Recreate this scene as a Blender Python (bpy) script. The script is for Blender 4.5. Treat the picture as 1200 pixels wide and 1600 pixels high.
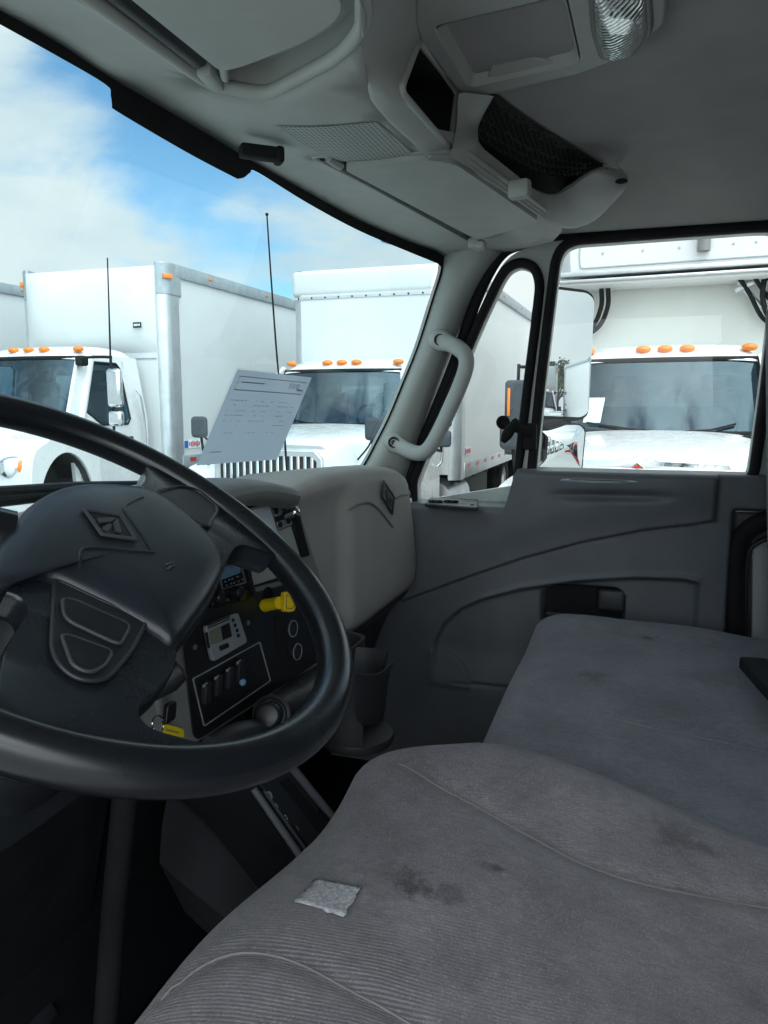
import bpy, bmesh, math, random
from mathutils import Vector, Matrix
random.seed(7)
R = math.radians
for o in list(bpy.data.objects):
    bpy.data.objects.remove(o)
SC = bpy.context.scene
COL = SC.collection

# ---------------------------------------------------------------- camera
EYE = Vector((-0.9, 0.0, 2.0))
YAW, PITCH, FPX = R(18.4), R(8.0), 1202.0
FWD = Vector((math.cos(PITCH) * math.cos(YAW), math.cos(PITCH) * math.sin(YAW), -math.sin(PITCH)))
RGT = Vector((math.sin(YAW), -math.cos(YAW), 0.0))
UPV = RGT.cross(FWD)
cam_data = bpy.data.cameras.new('camera')
cam_data.sensor_fit = 'VERTICAL'
cam_data.sensor_height = 36.0
cam_data.lens = 36.0 * FPX / 1600.0
cam_data.clip_start = 0.02
cam_data.clip_end = 3000.0
cam = bpy.data.objects.new('camera', cam_data)
COL.objects.link(cam)
m = Matrix((RGT, UPV, -FWD)).transposed().to_4x4()
m.translation = EYE
cam.matrix_world = m
SC.camera = cam

# ---------------------------------------------------------------- sky, sun, exposure
SUN_EL, SUN_AZ = R(60), R(225)        # azimuth clockwise from +Y
EXPOSURE = 0.0
SKY_STRENGTH = 0.15
w = bpy.data.worlds.new('World')
SC.world = w
w.use_nodes = True
nt = w.node_tree
nt.nodes.clear()
def wn(t, **k):
    n = nt.nodes.new(t)
    for a, b in k.items():
        setattr(n, a, b)
    return n
out = wn('ShaderNodeOutputWorld')
bg = wn('ShaderNodeBackground')
sky = wn('ShaderNodeTexSky', sky_type='NISHITA', sun_disc=False, sun_elevation=SUN_EL, sun_rotation=SUN_AZ)
sky.altitude = 50
sky.air_density = 1.0
sky.dust_density = 0.6
tc = wn('ShaderNodeTexCoord')
mp = wn('ShaderNodeMapping')
mp.inputs['Scale'].default_value = (1.0, 1.0, 2.2)
nz = wn('ShaderNodeTexNoise')
nz.inputs['Scale'].default_value = 3.1
nz.inputs['Detail'].default_value = 9.0
nz.inputs['Roughness'].default_value = 0.52
nz.inputs['Distortion'].default_value = 0.25
nz2 = wn('ShaderNodeTexNoise')
nz2.inputs['Scale'].default_value = 5.0
nz2.inputs['Detail'].default_value = 6.0
nt.links.new(tc.outputs['Generated'], mp.inputs['Vector'])
nt.links.new(mp.outputs['Vector'], nz.inputs['Vector'])
nt.links.new(mp.outputs['Vector'], nz2.inputs['Vector'])
def math_node(op, a, b=None, clamp=False):
    n = wn('ShaderNodeMath', operation=op, use_clamp=clamp)
    for i, x in enumerate((a, b)):
        if x is None:
            continue
        if isinstance(x, (int, float)):
            n.inputs[i].default_value = x
        else:
            nt.links.new(x, n.inputs[i])
    return n.outputs[0]
def gap(direction, sharp, amount):     # a break in the cloud round one compass direction
    d = wn('ShaderNodeVectorMath', operation='DOT_PRODUCT')
    nt.links.new(tc.outputs['Generated'], d.inputs[0])
    d.inputs[1].default_value = Vector(direction).normalized()
    p = math_node('POWER', math_node('MAXIMUM', d.outputs['Value'], 0.0), sharp)
    return math_node('MULTIPLY', p, amount)
g = math_node('ADD', gap((0.78, 0.50, 0.36), 160, 0.17), gap((0.70, 0.56, 0.44), 220, 0.10))
cl = math_node('SUBTRACT', nz.outputs[0], g)
ramp = wn('ShaderNodeMapRange', interpolation_type='SMOOTHSTEP')
ramp.inputs['From Min'].default_value = 0.33
ramp.inputs['From Max'].default_value = 0.50
nt.links.new(cl, ramp.inputs['Value'])
skyc = wn('ShaderNodeMix', data_type='RGBA')
cloudc = wn('ShaderNodeMix', data_type='RGBA')
cloudc.inputs['A'].default_value = (5.3, 6.0, 6.4, 1)
cloudc.inputs['B'].default_value = (6.6, 7.0, 7.05, 1)
crm = wn('ShaderNodeMapRange')
crm.inputs['From Min'].default_value = 0.35
crm.inputs['From Max'].default_value = 0.62
nt.links.new(nz2.outputs[0], crm.inputs['Value'])
nt.links.new(crm.outputs[0], cloudc.inputs['Factor'])
nt.links.new(ramp.outputs[0], skyc.inputs['Factor'])
skt = wn('ShaderNodeMix', data_type='RGBA', blend_type='MULTIPLY')
skt.inputs['Factor'].default_value = 1.0
skt.inputs['B'].default_value = (0.95, 1.33, 1.38, 1)      # thin bright haze over the blue
nt.links.new(sky.outputs[0], skt.inputs['A'])
nt.links.new(skt.outputs['Result'], skyc.inputs['A'])
# cloud glow added round the unseen sun, behind the camera, to light the cab
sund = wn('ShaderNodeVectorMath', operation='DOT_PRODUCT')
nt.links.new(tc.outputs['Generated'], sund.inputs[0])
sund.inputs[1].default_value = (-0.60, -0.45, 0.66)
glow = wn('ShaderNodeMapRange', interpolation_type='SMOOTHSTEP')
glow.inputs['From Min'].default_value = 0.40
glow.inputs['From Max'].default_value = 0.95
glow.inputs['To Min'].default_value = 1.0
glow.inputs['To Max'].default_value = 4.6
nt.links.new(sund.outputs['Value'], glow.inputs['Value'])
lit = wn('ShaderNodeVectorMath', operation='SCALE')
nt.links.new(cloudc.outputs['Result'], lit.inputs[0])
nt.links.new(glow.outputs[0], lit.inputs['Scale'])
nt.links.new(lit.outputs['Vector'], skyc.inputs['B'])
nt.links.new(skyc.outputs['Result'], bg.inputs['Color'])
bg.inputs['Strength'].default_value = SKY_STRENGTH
nt.links.new(bg.outputs[0], out.inputs[0])

sd = bpy.data.lights.new('sun', 'SUN')
sd.energy = 1.0
sd.angle = R(12)
sd.color = (1.0, 0.95, 0.87)
sun = bpy.data.objects.new('sun', sd)
COL.objects.link(sun)
sv = Vector((math.cos(SUN_EL) * math.sin(SUN_AZ), math.cos(SUN_EL) * math.cos(SUN_AZ), math.sin(SUN_EL)))
sun.rotation_euler = (-sv).to_track_quat('-Z', 'Y').to_euler()
sun.location = (0, 0, 30)
SC.view_settings.view_transform = 'Standard'
SC.view_settings.look = 'None'
SC.view_settings.gamma = 1.0
SC.view_settings.exposure = EXPOSURE
SC.render.engine = 'CYCLES'
SC.cycles.use_denoising = True
SC.cycles.max_bounces = 12
SC.cycles.diffuse_bounces = 6
SC.cycles.transparent_max_bounces = 24
SC.cycles.sample_clamp_indirect = 6.0
SC.cycles.caustics_reflective = False
SC.cycles.caustics_refractive = False

# ---------------------------------------------------------------- sight lines: a photo pixel -> a point on a real surface
def ray(px, py):
    return FWD * FPX + RGT * (px - 600) + UPV * (800 - py)
def at(px, py, X=None, Y=None, Z=None):
    d = ray(px, py)
    if X is not None:
        t = (X - EYE.x) / d.x
    elif Y is not None:
        t = (Y - EYE.y) / d.y
    else:
        t = (Z - EYE.z) / d.z
    return EYE + d * t
def onp(px, py, p0, n):
    d = ray(px, py)
    return EYE + d * ((p0 - EYE).dot(n) / d.dot(n))
def lerp(a, b, t):
    return a + (b - a) * t
def sstep(a, b, x):
    t = max(0.0, min(1.0, (x - a) / (b - a)))
    return t * t * (3 - 2 * t)
def interp(tab, x):
    if x <= tab[0][0]:
        return tab[0][1]
    for (a, fa), (b, fb) in zip(tab, tab[1:]):
        if x <= b:
            return lerp(fa, fb, (x - a) / (b - a))
    return tab[-1][1]
def catmull(pts, n=8, closed=False):
    P = [Vector(p) for p in pts]
    N = len(P)
    res = []
    for i in range(N if closed else N - 1):
        p1, p2 = P[i], P[(i + 1) % N]
        p0 = P[i - 1] if (closed or i > 0) else p1 * 2 - p2
        p3 = P[(i + 2) % N] if (closed or i + 2 < N) else p2 * 2 - p1
        for k in range(n):
            t = k / n
            res.append(0.5 * ((2 * p1) + (p2 - p0) * t + (2 * p0 - 5 * p1 + 4 * p2 - p3) * t * t + (3 * p1 - p0 - 3 * p2 + p3) * t ** 3))
    if not closed:
        res.append(P[-1])
    return res
def rounded(pts, r, n=5):
    """polygon with its corners rounded by radius r (number or list)"""
    P = [Vector(p) for p in pts]
    N = len(P)
    res = []
    for i, p in enumerate(P):
        rr = r[i] if isinstance(r, (list, tuple)) else r
        a, b = P[i - 1] - p, P[(i + 1) % N] - p
        la, lb = a.length, b.length
        d = min(rr, la * 0.49, lb * 0.49)
        if d < 1e-6:
            res.append(p)
            continue
        s, e = p + a / la * d, p + b / lb * d
        for k in range(n + 1):
            t = k / n
            res.append((1 - t) ** 2 * s + 2 * t * (1 - t) * p + t * t * e)
    return res

# ---------------------------------------------------------------- objects
def link(o):
    COL.objects.link(o)
    return o
def tag(o, label=None, cat=None, group=None, kind=None):
    if label: o['label'] = label
    if cat: o['category'] = cat
    if group: o['group'] = group
    if kind: o['kind'] = kind
    return o
def thing(name, label, cat, loc=(0, 0, 0), group=None):
    o = bpy.data.objects.new(name, None)
    o.empty_display_size = 0.1
    o.location = loc
    link(o)
    return tag(o, label, cat, group)
def origin_of(o):
    v = Vector((0, 0, 0))
    while o is not None:
        v += Vector(o.location)
        o = o.parent
    return v
def obj(name, bm, mat, parent=None, smooth=40, bevel=0.0, bseg=2, subsurf=0, solid=0.0, loc=None, label=None):
    me = bpy.data.meshes.new(name)
    bmesh.ops.recalc_face_normals(bm, faces=bm.faces[:])
    off = origin_of(parent) if parent is not None else Vector(loc or (0, 0, 0))
    bmesh.ops.translate(bm, verts=bm.verts[:], vec=-off)
    bm.to_mesh(me)
    bm.free()
    o = bpy.data.objects.new(name, me)
    link(o)
    if parent is not None:
        o.parent = parent
    elif loc is not None:
        o.location = loc
    if mat is not None:
        me.materials.append(mat)
    if smooth:
        me.polygons.foreach_set('use_smooth', [True] * len(me.polygons))
        try:
            me.set_sharp_from_angle(angle=R(smooth))
        except Exception:
            pass
    if solid:
        s = o.modifiers.new('thickness', 'SOLIDIFY')
        s.thickness = abs(solid)
        s.offset = -1 if solid > 0 else 1
    if bevel:
        b = o.modifiers.new('bevel', 'BEVEL')
        b.width = bevel
        b.segments = bseg
        b.limit_method = 'ANGLE'
        b.angle_limit = R(38)
    if subsurf:
        s = o.modifiers.new('subdivision', 'SUBSURF')
        s.levels = s.render_levels = subsurf
    if label:
        o['label'] = label
    return o
def copy_tree(o, parent=None):
    c = o.copy()
    COL.objects.link(c)
    c.parent = parent
    for ch in list(o.children):
        copy_tree(ch, c)
    return c

def NB():
    return bmesh.new()
def frame_of(n, ref=Vector((0, 0, 1))):
    n = Vector(n).normalized()
    if abs(n.dot(ref)) > 0.97:
        ref = Vector((0, 1, 0))
    u = ref.cross(n).normalized()
    return u, n.cross(u), n
def box(bm, c, s, rot=None, bev=0.0, seg=2):
    c = Vector(c)
    r = bmesh.ops.create_cube(bm, size=1.0)
    vs = r['verts']
    bmesh.ops.scale(bm, vec=Vector(s), verts=vs)
    if bev:
        es = list({e for v in vs for e in v.link_edges})
        rr = bmesh.ops.bevel(bm, geom=es, offset=bev, segments=seg, affect='EDGES', profile=0.5)
        vs = list({v for f in rr['faces'] for v in f.verts} | {v for v in vs if v.is_valid})
    if rot is not None:
        bmesh.ops.transform(bm, matrix=rot.to_4x4(), verts=vs)
    bmesh.ops.translate(bm, vec=c, verts=vs)
    return bm
def loft(bm, rows, closed=False, cap=False):
    R_ = [[bm.verts.new(p) for p in row] for row in rows]
    n = len(R_[0])
    for a, b in zip(R_, R_[1:]):
        for i in range(n if closed else n - 1):
            j = (i + 1) % n
            try:
                bm.faces.new((a[i], a[j], b[j], b[i]))
            except ValueError:
                pass
    if cap:
        for r_ in (R_[0], R_[-1]):
            try:
                bm.faces.new(r_)
            except ValueError:
                pass
    return bm
def tube(bm, pts, r, seg=12, closed=False, cap=True, flat=1.0, ref=Vector((0, 0, 1))):
    P = [Vector(p) for p in pts]
    N = len(P)
    rows = []
    u = None
    for i in range(N):
        if closed:
            t = (P[(i + 1) % N] - P[i - 1]).normalized()
        else:
            t = (P[min(i + 1, N - 1)] - P[max(i - 1, 0)]).normalized()
        if u is None:
            u = (ref - t * ref.dot(t))
            if u.length < 1e-3:
                u = Vector((1, 0, 0)) - t * t.x
            u.normalize()
        else:
            u = (u - t * u.dot(t)).normalized()
        v = t.cross(u)
        rr = r[i] if isinstance(r, (list, tuple)) else r
        rows.append([P[i] + u * (math.cos(a) * rr) + v * (math.sin(a) * rr * flat) for a in (2 * math.pi * k / seg for k in range(seg))])
    if closed:
        rows.append(rows[0])
    loft(bm, rows, closed=True, cap=cap and not closed)
    if closed:
        bmesh.ops.remove_doubles(bm, verts=bm.verts[:], dist=1e-6)
    return bm
def lathe(bm, prof, o, axis, seg=32, cap=True, a0=0.0, a1=2 * math.pi):
    """prof: (radius, height along axis) pairs"""
    u, v, n = frame_of(axis)
    o = Vector(o)
    full = abs(a1 - a0 - 2 * math.pi) < 1e-6
    k = seg if full else seg + 1
    rows = []
    for r_, h in prof:
        rows.append([o + n * h + (u * math.cos(t) + v * math.sin(t)) * max(r_, 1e-5) for t in (a0 + (a1 - a0) * i / seg for i in range(k))])
    loft(bm, rows, closed=full, cap=cap and full)
    return bm
def prism(bm, poly, vec):
    vec = Vector(vec)
    a = [bm.verts.new(p) for p in poly]
    b = [bm.verts.new(Vector(p) + vec) for p in poly]
    n = len(a)
    bm.faces.new(a)
    bm.faces.new(b[::-1])
    for i in range(n):
        j = (i + 1) % n
        bm.faces.new((a[i], b[i], b[j], a[j]))
    return bm
def holed(bm, outer, holes, vec=None):
    """a flat sheet with openings, given a thickness vec"""
    es = []
    for lp in [outer] + list(holes):
        vs = [bm.verts.new(p) for p in lp]
        for i in range(len(vs)):
            es.append(bm.edges.new((vs[i], vs[(i + 1) % len(vs)])))
    r = bmesh.ops.triangle_fill(bm, use_beauty=True, use_dissolve=False, edges=es)
    fs = [g for g in r['geom'] if isinstance(g, bmesh.types.BMFace)]
    if vec is not None:
        ex = bmesh.ops.extrude_face_region(bm, geom=fs)
        vs = [g for g in ex['geom'] if isinstance(g, bmesh.types.BMVert)]
        bmesh.ops.translate(bm, verts=vs, vec=Vector(vec))
    return bm
def ball(bm, c, r, scale=(1, 1, 1), seg=20, rot=None):
    q = bmesh.ops.create_uvsphere(bm, u_segments=seg, v_segments=max(8, seg // 2), radius=r)
    bmesh.ops.scale(bm, vec=Vector(scale), verts=q['verts'])
    if rot is not None:
        bmesh.ops.transform(bm, matrix=rot.to_4x4(), verts=q['verts'])
    bmesh.ops.translate(bm, vec=Vector(c), verts=q['verts'])
    return bm
def lettering(bm, s, o, ux, uy, h, depth=0.0004):
    """text as real flat letters: o = left end of the base line"""
    cu = bpy.data.curves.new('t', 'FONT')
    cu.body = s
    cu.size = 1.0
    cu.resolution_u = 3
    to = bpy.data.objects.new('t', cu)
    COL.objects.link(to)
    dg = bpy.context.evaluated_depsgraph_get()
    me = bpy.data.meshes.new_from_object(to.evaluated_get(dg))
    bpy.data.objects.remove(to)
    ux, uy, o = Vector(ux).normalized(), Vector(uy).normalized(), Vector(o)
    n = ux.cross(uy).normalized()
    t = bmesh.new()
    t.from_mesh(me)
    bpy.data.meshes.remove(me)
    for v in t.verts:
        v.co = o + ux * v.co.x * h + uy * v.co.y * h + n * depth
    tm = bpy.data.meshes.new('t2')
    t.to_mesh(tm)
    t.free()
    bm.from_mesh(tm)
    bpy.data.meshes.remove(tm)
    return bm

# ---------------------------------------------------------------- materials
class NT:
    def __init__(self, name):
        self.m = bpy.data.materials.new(name)
        self.m.use_nodes = True
        self.t = self.m.node_tree
        self.b = self.t.nodes['Principled BSDF']
        self.o = self.t.nodes['Material Output']
    def n(self, ty, **k):
        x = self.t.nodes.new(ty)
        for a, b in k.items():
            setattr(x, a, b)
        return x
    def l(self, a, b):
        self.t.links.new(a, b)
    def coord(self, scale=(1, 1, 1), rot=(0, 0, 0)):
        c = self.n('ShaderNodeTexCoord')
        mpn = self.n('ShaderNodeMapping')
        mpn.inputs['Scale'].default_value = scale
        mpn.inputs['Rotation'].default_value = rot
        self.l(c.outputs['Object'], mpn.inputs['Vector'])
        return mpn.outputs['Vector']
    def noise(self, scale, detail=4, rough=0.55, vec=None, dist=0.0):
        x = self.n('ShaderNodeTexNoise')
        x.inputs['Scale'].default_value = scale
        x.inputs['Detail'].default_value = detail
        x.inputs['Roughness'].default_value = rough
        x.inputs['Distortion'].default_value = dist
        self.l(vec if vec is not None else self.coord(), x.inputs['Vector'])
        return x.outputs[0]
    def mr(self, v, a, b, c=0.0, d=1.0, smooth=True):
        x = self.n('ShaderNodeMapRange', interpolation_type='SMOOTHSTEP' if smooth else 'LINEAR')
        for k_, val in zip(('From Min', 'From Max', 'To Min', 'To Max'), (a, b, c, d)):
            x.inputs[k_].default_value = val
        self.l(v, x.inputs['Value'])
        return x.outputs[0]
    def mix(self, f, a, b, blend='MIX'):
        x = self.n('ShaderNodeMix', data_type='RGBA', blend_type=blend)
        for s_, v in (('Factor', f), ('A', a), ('B', b)):
            if isinstance(v, (int, float)):
                x.inputs[s_].default_value = v
            elif isinstance(v, (tuple, list)):
                x.inputs[s_].default_value = (*v[:3], 1)
            else:
                self.l(v, x.inputs[s_])
        return x.outputs['Result']
    def ma(self, op, a, b=0.0, clamp=False):
        x = self.n('ShaderNodeMath', operation=op, use_clamp=clamp)
        for i, v in enumerate((a, b)):
            if isinstance(v, (int, float)):
                x.inputs[i].default_value = v
            else:
                self.l(v, x.inputs[i])
        return x.outputs[0]
    def bump(self, h, strength=0.3, dist=0.001):
        x = self.n('ShaderNodeBump')
        x.inputs['Strength'].default_value = strength
        x.inputs['Distance'].default_value = dist
        self.l(h, x.inputs['Height'])
        self.l(x.outputs[0], self.b.inputs['Normal'])
    def set(self, **k):
        for a, v in k.items():
            a = a.replace('_', ' ')
            if isinstance(v, (int, float)):
                self.b.inputs[a].default_value = v
            elif isinstance(v, (tuple, list)):
                self.b.inputs[a].default_value = (*v[:3], 1)
            else:
                self.l(v, self.b.inputs[a])
        return self
def solid_mat(name, col, rough=0.5, metal=0.0, grain=0.0, gscale=700, var=0.12, vscale=9, spec=0.5, dust=0.0, coat=0.0):
    k = NT(name)
    n1 = k.noise(vscale, 5)
    dark = tuple(c * (1 - var) for c in col)
    lite = tuple(min(1, c * (1 + var)) for c in col)
    c = k.mix(k.mr(n1, 0.3, 0.7), dark, lite)
    if dust:
        n3 = k.noise(vscale * 6, 8, 0.7)
        c = k.mix(k.mr(n3, 0.52, 0.8, 0, dust), c, (0.30, 0.30, 0.29))
    k.set(Base_Color=c, Metallic=metal)
    k.b.inputs['Specular IOR Level'].default_value = spec
    n2 = k.noise(vscale * 3, 6, 0.65)
    k.l(k.mr(n2, 0.25, 0.75, max(0, rough - 0.07), min(1, rough + 0.09)), k.b.inputs['Roughness'])
    if coat:
        k.b.inputs['Coat Weight'].default_value = coat
    if grain:
        k.bump(k.noise(gscale, 3, 0.6), grain, 0.0006)
    return k.m
def glass_mat(name, tint, refl=0.6, rough=0.0, dirt=0.0, gcol=(1, 1, 1)):
    k = NT(name)
    tr = k.n('ShaderNodeBsdfTransparent')
    tr.inputs[0].default_value = (*tint, 1)
    gl = k.n('ShaderNodeBsdfGlossy')
    gl.inputs['Roughness'].default_value = rough
    gl.inputs['Color'].default_value = (*gcol, 1)
    fr = k.n('ShaderNodeLayerWeight')
    fr.inputs['Blend'].default_value = 0.5
    f = k.ma('MULTIPLY', k.ma('ADD', k.ma('MULTIPLY', k.ma('POWER', fr.outputs['Facing'], 5.0), 0.95), 0.045), refl, True)
    mx = k.n('ShaderNodeMixShader')
    k.l(f, mx.inputs[0])
    k.l(tr.outputs[0], mx.inputs[1])
    k.l(gl.outputs[0], mx.inputs[2])
    last = mx.outputs[0]
    if dirt:
        df = k.n('ShaderNodeBsdfDiffuse')
        df.inputs[0].default_value = (0.6, 0.62, 0.62, 1)
        mx2 = k.n('ShaderNodeMixShader')
        k.l(k.mr(k.noise(7, 7, 0.7, dist=0.6), 0.45, 0.85, 0, dirt), mx2.inputs[0])
        k.l(last, mx2.inputs[1])
        k.l(df.outputs[0], mx2.inputs[2])
        last = mx2.outputs[0]
    k.l(last, k.o.inputs['Surface'])
    return k.m

M = {}
M['trim'] = solid_mat('grey_green_trim_plastic', (0.42, 0.44, 0.41), 0.55, grain=0.12, gscale=1100, var=0.05)
M['trim_frame'] = solid_mat('painted_door_frame', (0.46, 0.48, 0.46), 0.4, var=0.05)
M['liner'] = solid_mat('roof_liner_cloth', (0.40, 0.39, 0.375), 0.95, grain=0.35, gscale=1500, var=0.06, spec=0.1)
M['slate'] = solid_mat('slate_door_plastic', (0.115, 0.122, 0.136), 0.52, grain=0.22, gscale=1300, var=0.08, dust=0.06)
M['slate_lit'] = solid_mat('slate_plastic_lit', (0.20, 0.225, 0.26), 0.42, grain=0.15, gscale=1300, var=0.08)  # lit copy of the slate plastic: light on the sill top put into the colour
M['taupe'] = solid_mat('taupe_dash_plastic', (0.45, 0.428, 0.395), 0.58, grain=0.2, gscale=1300, var=0.05)
M['dash_grey'] = solid_mat('grey_dash_plastic', (0.19, 0.19, 0.185), 0.5, grain=0.15, gscale=1300, var=0.06)
M['black'] = solid_mat('black_plastic', (0.011, 0.012, 0.014), 0.38, grain=0.15, gscale=1200, var=0.15, dust=0.02)
M['black_gloss'] = solid_mat('gloss_black_plastic', (0.012, 0.012, 0.014), 0.12, var=0.1)
M['dark'] = solid_mat('charcoal_plastic', (0.020, 0.022, 0.026), 0.45, grain=0.2, gscale=1200, var=0.15)
M['console_dark'] = solid_mat('console_dark_grey_plastic', (0.036, 0.038, 0.042), 0.5, grain=0.2, gscale=1200, var=0.1, dust=0.05)
M['console_side'] = solid_mat('matt_black_console_side', (0.02, 0.02, 0.023), 0.8, grain=0.2, gscale=1200, spec=0.15)
M['rubber'] = solid_mat('black_rubber', (0.012, 0.012, 0.013), 0.75, var=0.2, spec=0.25)
M['floor'] = solid_mat('black_floor_mat', (0.012, 0.012, 0.013), 0.9, grain=0.4, gscale=300, var=0.3, spec=0.1)
M['chrome'] = solid_mat('chrome', (0.78, 0.80, 0.82), 0.10, metal=1.0, var=0.04)
M['alu'] = solid_mat('brushed_aluminium', (0.62, 0.64, 0.65), 0.38, metal=0.85, var=0.08, vscale=4)
M['steel'] = solid_mat('dull_steel', (0.45, 0.45, 0.44), 0.35, metal=0.9, var=0.1)
M['grey_rail'] = solid_mat('grey_box_rail', (0.36, 0.40, 0.42), 0.45, metal=0.4, var=0.08)
M['white'] = solid_mat('white_truck_paint', (0.70, 0.705, 0.70), 0.25, var=0.03, vscale=2, coat=0.4)
M['white_box'] = solid_mat('white_box_panel', (0.63, 0.645, 0.645), 0.42, var=0.035, vscale=1.2)
def box_panel(name, col):
    k = NT(name)
    v = k.coord()
    st = k.noise(3.0, 6, 0.65, k.coord((6.0, 6.0, 0.35)))
    bl = k.noise(0.8, 4, 0.5, v)
    c = k.mix(k.mr(bl, 0.3, 0.7), tuple(x * 0.95 for x in col), col)
    c = k.mix(k.mr(st, 0.55, 0.8, 0.0, 0.35), c, tuple(x * 0.80 for x in col))
    k.set(Base_Color=c, Roughness=0.38)
    k.bump(k.noise(1.6, 3, 0.5, v), 0.25, 0.02)
    return k.m
M['white_box'] = box_panel('white_box_panel_streaked', (0.69, 0.70, 0.695))
M['cream'] = solid_mat('off_white_panel', (0.66, 0.68, 0.64), 0.5, var=0.05, vscale=1.5)
M['amber'] = solid_mat('amber_lens', (0.85, 0.22, 0.02), 0.2, var=0.1)
M['red'] = solid_mat('red_plastic', (0.5, 0.02, 0.015), 0.3)
M['blue'] = solid_mat('blue_plastic', (0.03, 0.12, 0.45), 0.4)
M['yellow'] = solid_mat('yellow_plastic', (0.80, 0.58, 0.01), 0.4, var=0.06)
def paper_mat():
    k = NT('thin_white_paper')
    k.set(Base_Color=(0.62, 0.66, 0.72), Roughness=0.9)
    tl = k.n('ShaderNodeBsdfTranslucent')
    tl.inputs[0].default_value = (0.62, 0.68, 0.76, 1)
    mx = k.n('ShaderNodeMixShader')
    mx.inputs[0].default_value = 0.5
    k.l(k.b.outputs[0], mx.inputs[1])
    k.l(tl.outputs[0], mx.inputs[2])
    k.l(mx.outputs[0], k.o.inputs['Surface'])
    return k.m
M['form_paper'] = paper_mat()
M['paper'] = solid_mat('white_paper', (0.62, 0.66, 0.72), 0.9, var=0.03, vscale=20, spec=0.1)
M['ink'] = solid_mat('grey_ink', (0.16, 0.18, 0.22), 0.9, spec=0.1)
M['mark'] = solid_mat('white_marking', (0.85, 0.86, 0.88), 0.6)
M['lens'] = solid_mat('clear_ribbed_lens', (0.75, 0.78, 0.76), 0.12, var=0.05, spec=0.8)
M['lcd'] = solid_mat('lcd_screen', (0.16, 0.19, 0.13), 0.2)
M['screen_blue'] = solid_mat('radio_screen_blue_reflection', (0.16, 0.29, 0.45), 0.15)  # blue reflected in the black radio screen, put into its base colour
M['module'] = solid_mat('grey_module_face', (0.24, 0.26, 0.27), 0.45)
M['beige'] = solid_mat('beige_metal_plate', (0.33, 0.34, 0.30), 0.5, var=0.08)
M['tan'] = solid_mat('tan_plastic', (0.30, 0.2, 0.12), 0.5)
M['tyre'] = solid_mat('tyre_rubber', (0.022, 0.022, 0.022), 0.85, spec=0.2, dust=0.2)
M['chassis'] = solid_mat('dirty_black_chassis', (0.03, 0.03, 0.03), 0.7, var=0.3, dust=0.15)
k = NT('mirror_glass')
k.set(Base_Color=(0.74, 0.80, 0.81), Metallic=1.0, Roughness=0.0)
M['mirror_glass'] = k.m
M['glass'] = glass_mat('clear_window_glass', (0.75, 0.875, 0.89), 0.7, dirt=0.05)
M['glass_side'] = glass_mat('side_window_glass', (0.90, 0.945, 0.93), 0.7, dirt=0.05)
M['glass_truck'] = glass_mat('tinted_truck_glass', (0.30, 0.48, 0.57), 1.9, dirt=0.10, gcol=(0.66, 0.88, 1.0))  # sky's blue reflection put into the gloss colour; dirt raised for haze
M['cloth_dark'] = solid_mat('dark_cab_cloth', (0.05, 0.06, 0.07), 0.9)
# ================================================================ our own cab
# ---- windscreen surface
WS_PROF = [(1.60, 0.83), (1.70, 0.80), (1.80, 0.765), (1.87, 0.735), (2.07, 0.662), (2.20, 0.630), (2.36, 0.600), (2.45, 0.585)]
def ws_y(x, z):
    return interp(WS_PROF, z) - 0.13 * min(1.2, abs(x - 0.05) / 0.88) ** 3
def ws(px, py, back=0.0):
    lo, hi = 0.2, 1.2
    for _ in range(40):
        y = (lo + hi) / 2
        p = at(px, py, Y=y)
        if y > ws_y(p.x, p.z) - back:
            hi = y
        else:
            lo = y
    return p

cab_root = thing('truck_cab', 'grey interior shell of our own truck cab with windscreen, roof liner and white hood', 'truck cab', (0.05, 0.2, 0))

# roof liner: flat cloth ceiling curving down to the side
rows = []
for y in [0.62, 0.5, 0.35, 0.2, 0.05, -0.1, -0.25, -0.43]:
    row = []
    for x in [-0.86, -0.80, -0.70, -0.55, -0.3, 0.05, 0.35, 0.6, 0.72, 0.80, 0.86, 0.91, 0.945]:
        a = abs(x - 0.05) / 0.9
        z = 2.462 - 0.025 * sstep(0.72, 0.92, a) - 0.055 * sstep(0.85, 1.0, a)
        row.append((x, y, z))
    rows.append(row)
obj('roof_liner', loft(NB(), rows), M['liner'], cab_root, smooth=60, solid=0.006, subsurf=1)
# outer white roof
rows = []
for y in [0.62, 0.5, 0.1, -0.3, -0.5]:
    row = []
    for x in [-0.95, -0.9, -0.75, -0.4, 0.05, 0.5, 0.85, 1.0, 1.05]:
        a = abs(x - 0.05)
        row.append((x, y, 2.56 - 0.10 * sstep(0.7, 1.02, a) - 0.08 * sstep(0.3, 0.7, y)))
    rows.append(row)
obj('roof', loft(NB(), rows), M['white'], cab_root, solid=0.004, subsurf=1)
bm = NB()
box(bm, (0.05, -0.45, 1.73), (1.84, 0.04, 1.5))
obj('rear_wall', bm, M['liner'], cab_root, bevel=0.005)
bm = NB()
box(bm, (0.05, 0.2, 1.03), (1.86, 1.26, 0.05))
obj('cab_floor', bm, M['floor'], cab_root, bevel=0.01)
bm = NB()
holed(bm, [(-0.88, 0.80, 1.02), (0.98, 0.80, 1.02), (0.98, 0.80, 1.78), (-0.88, 0.80, 1.78)], [], (0, 0.03, 0))
obj('firewall', bm, M['floor'], cab_root)

# windscreen glass
rows = []
for i in range(25):
    z = 1.74 + (2.37 - 1.74) * i / 24
    rows.append([(x, ws_y(x, z) + 0.012, z) for x in [-0.84 + 1.78 * k / 40 for k in range(41)]])
obj('windscreen', loft(NB(), rows), M['glass'], cab_root, smooth=80)

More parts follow.
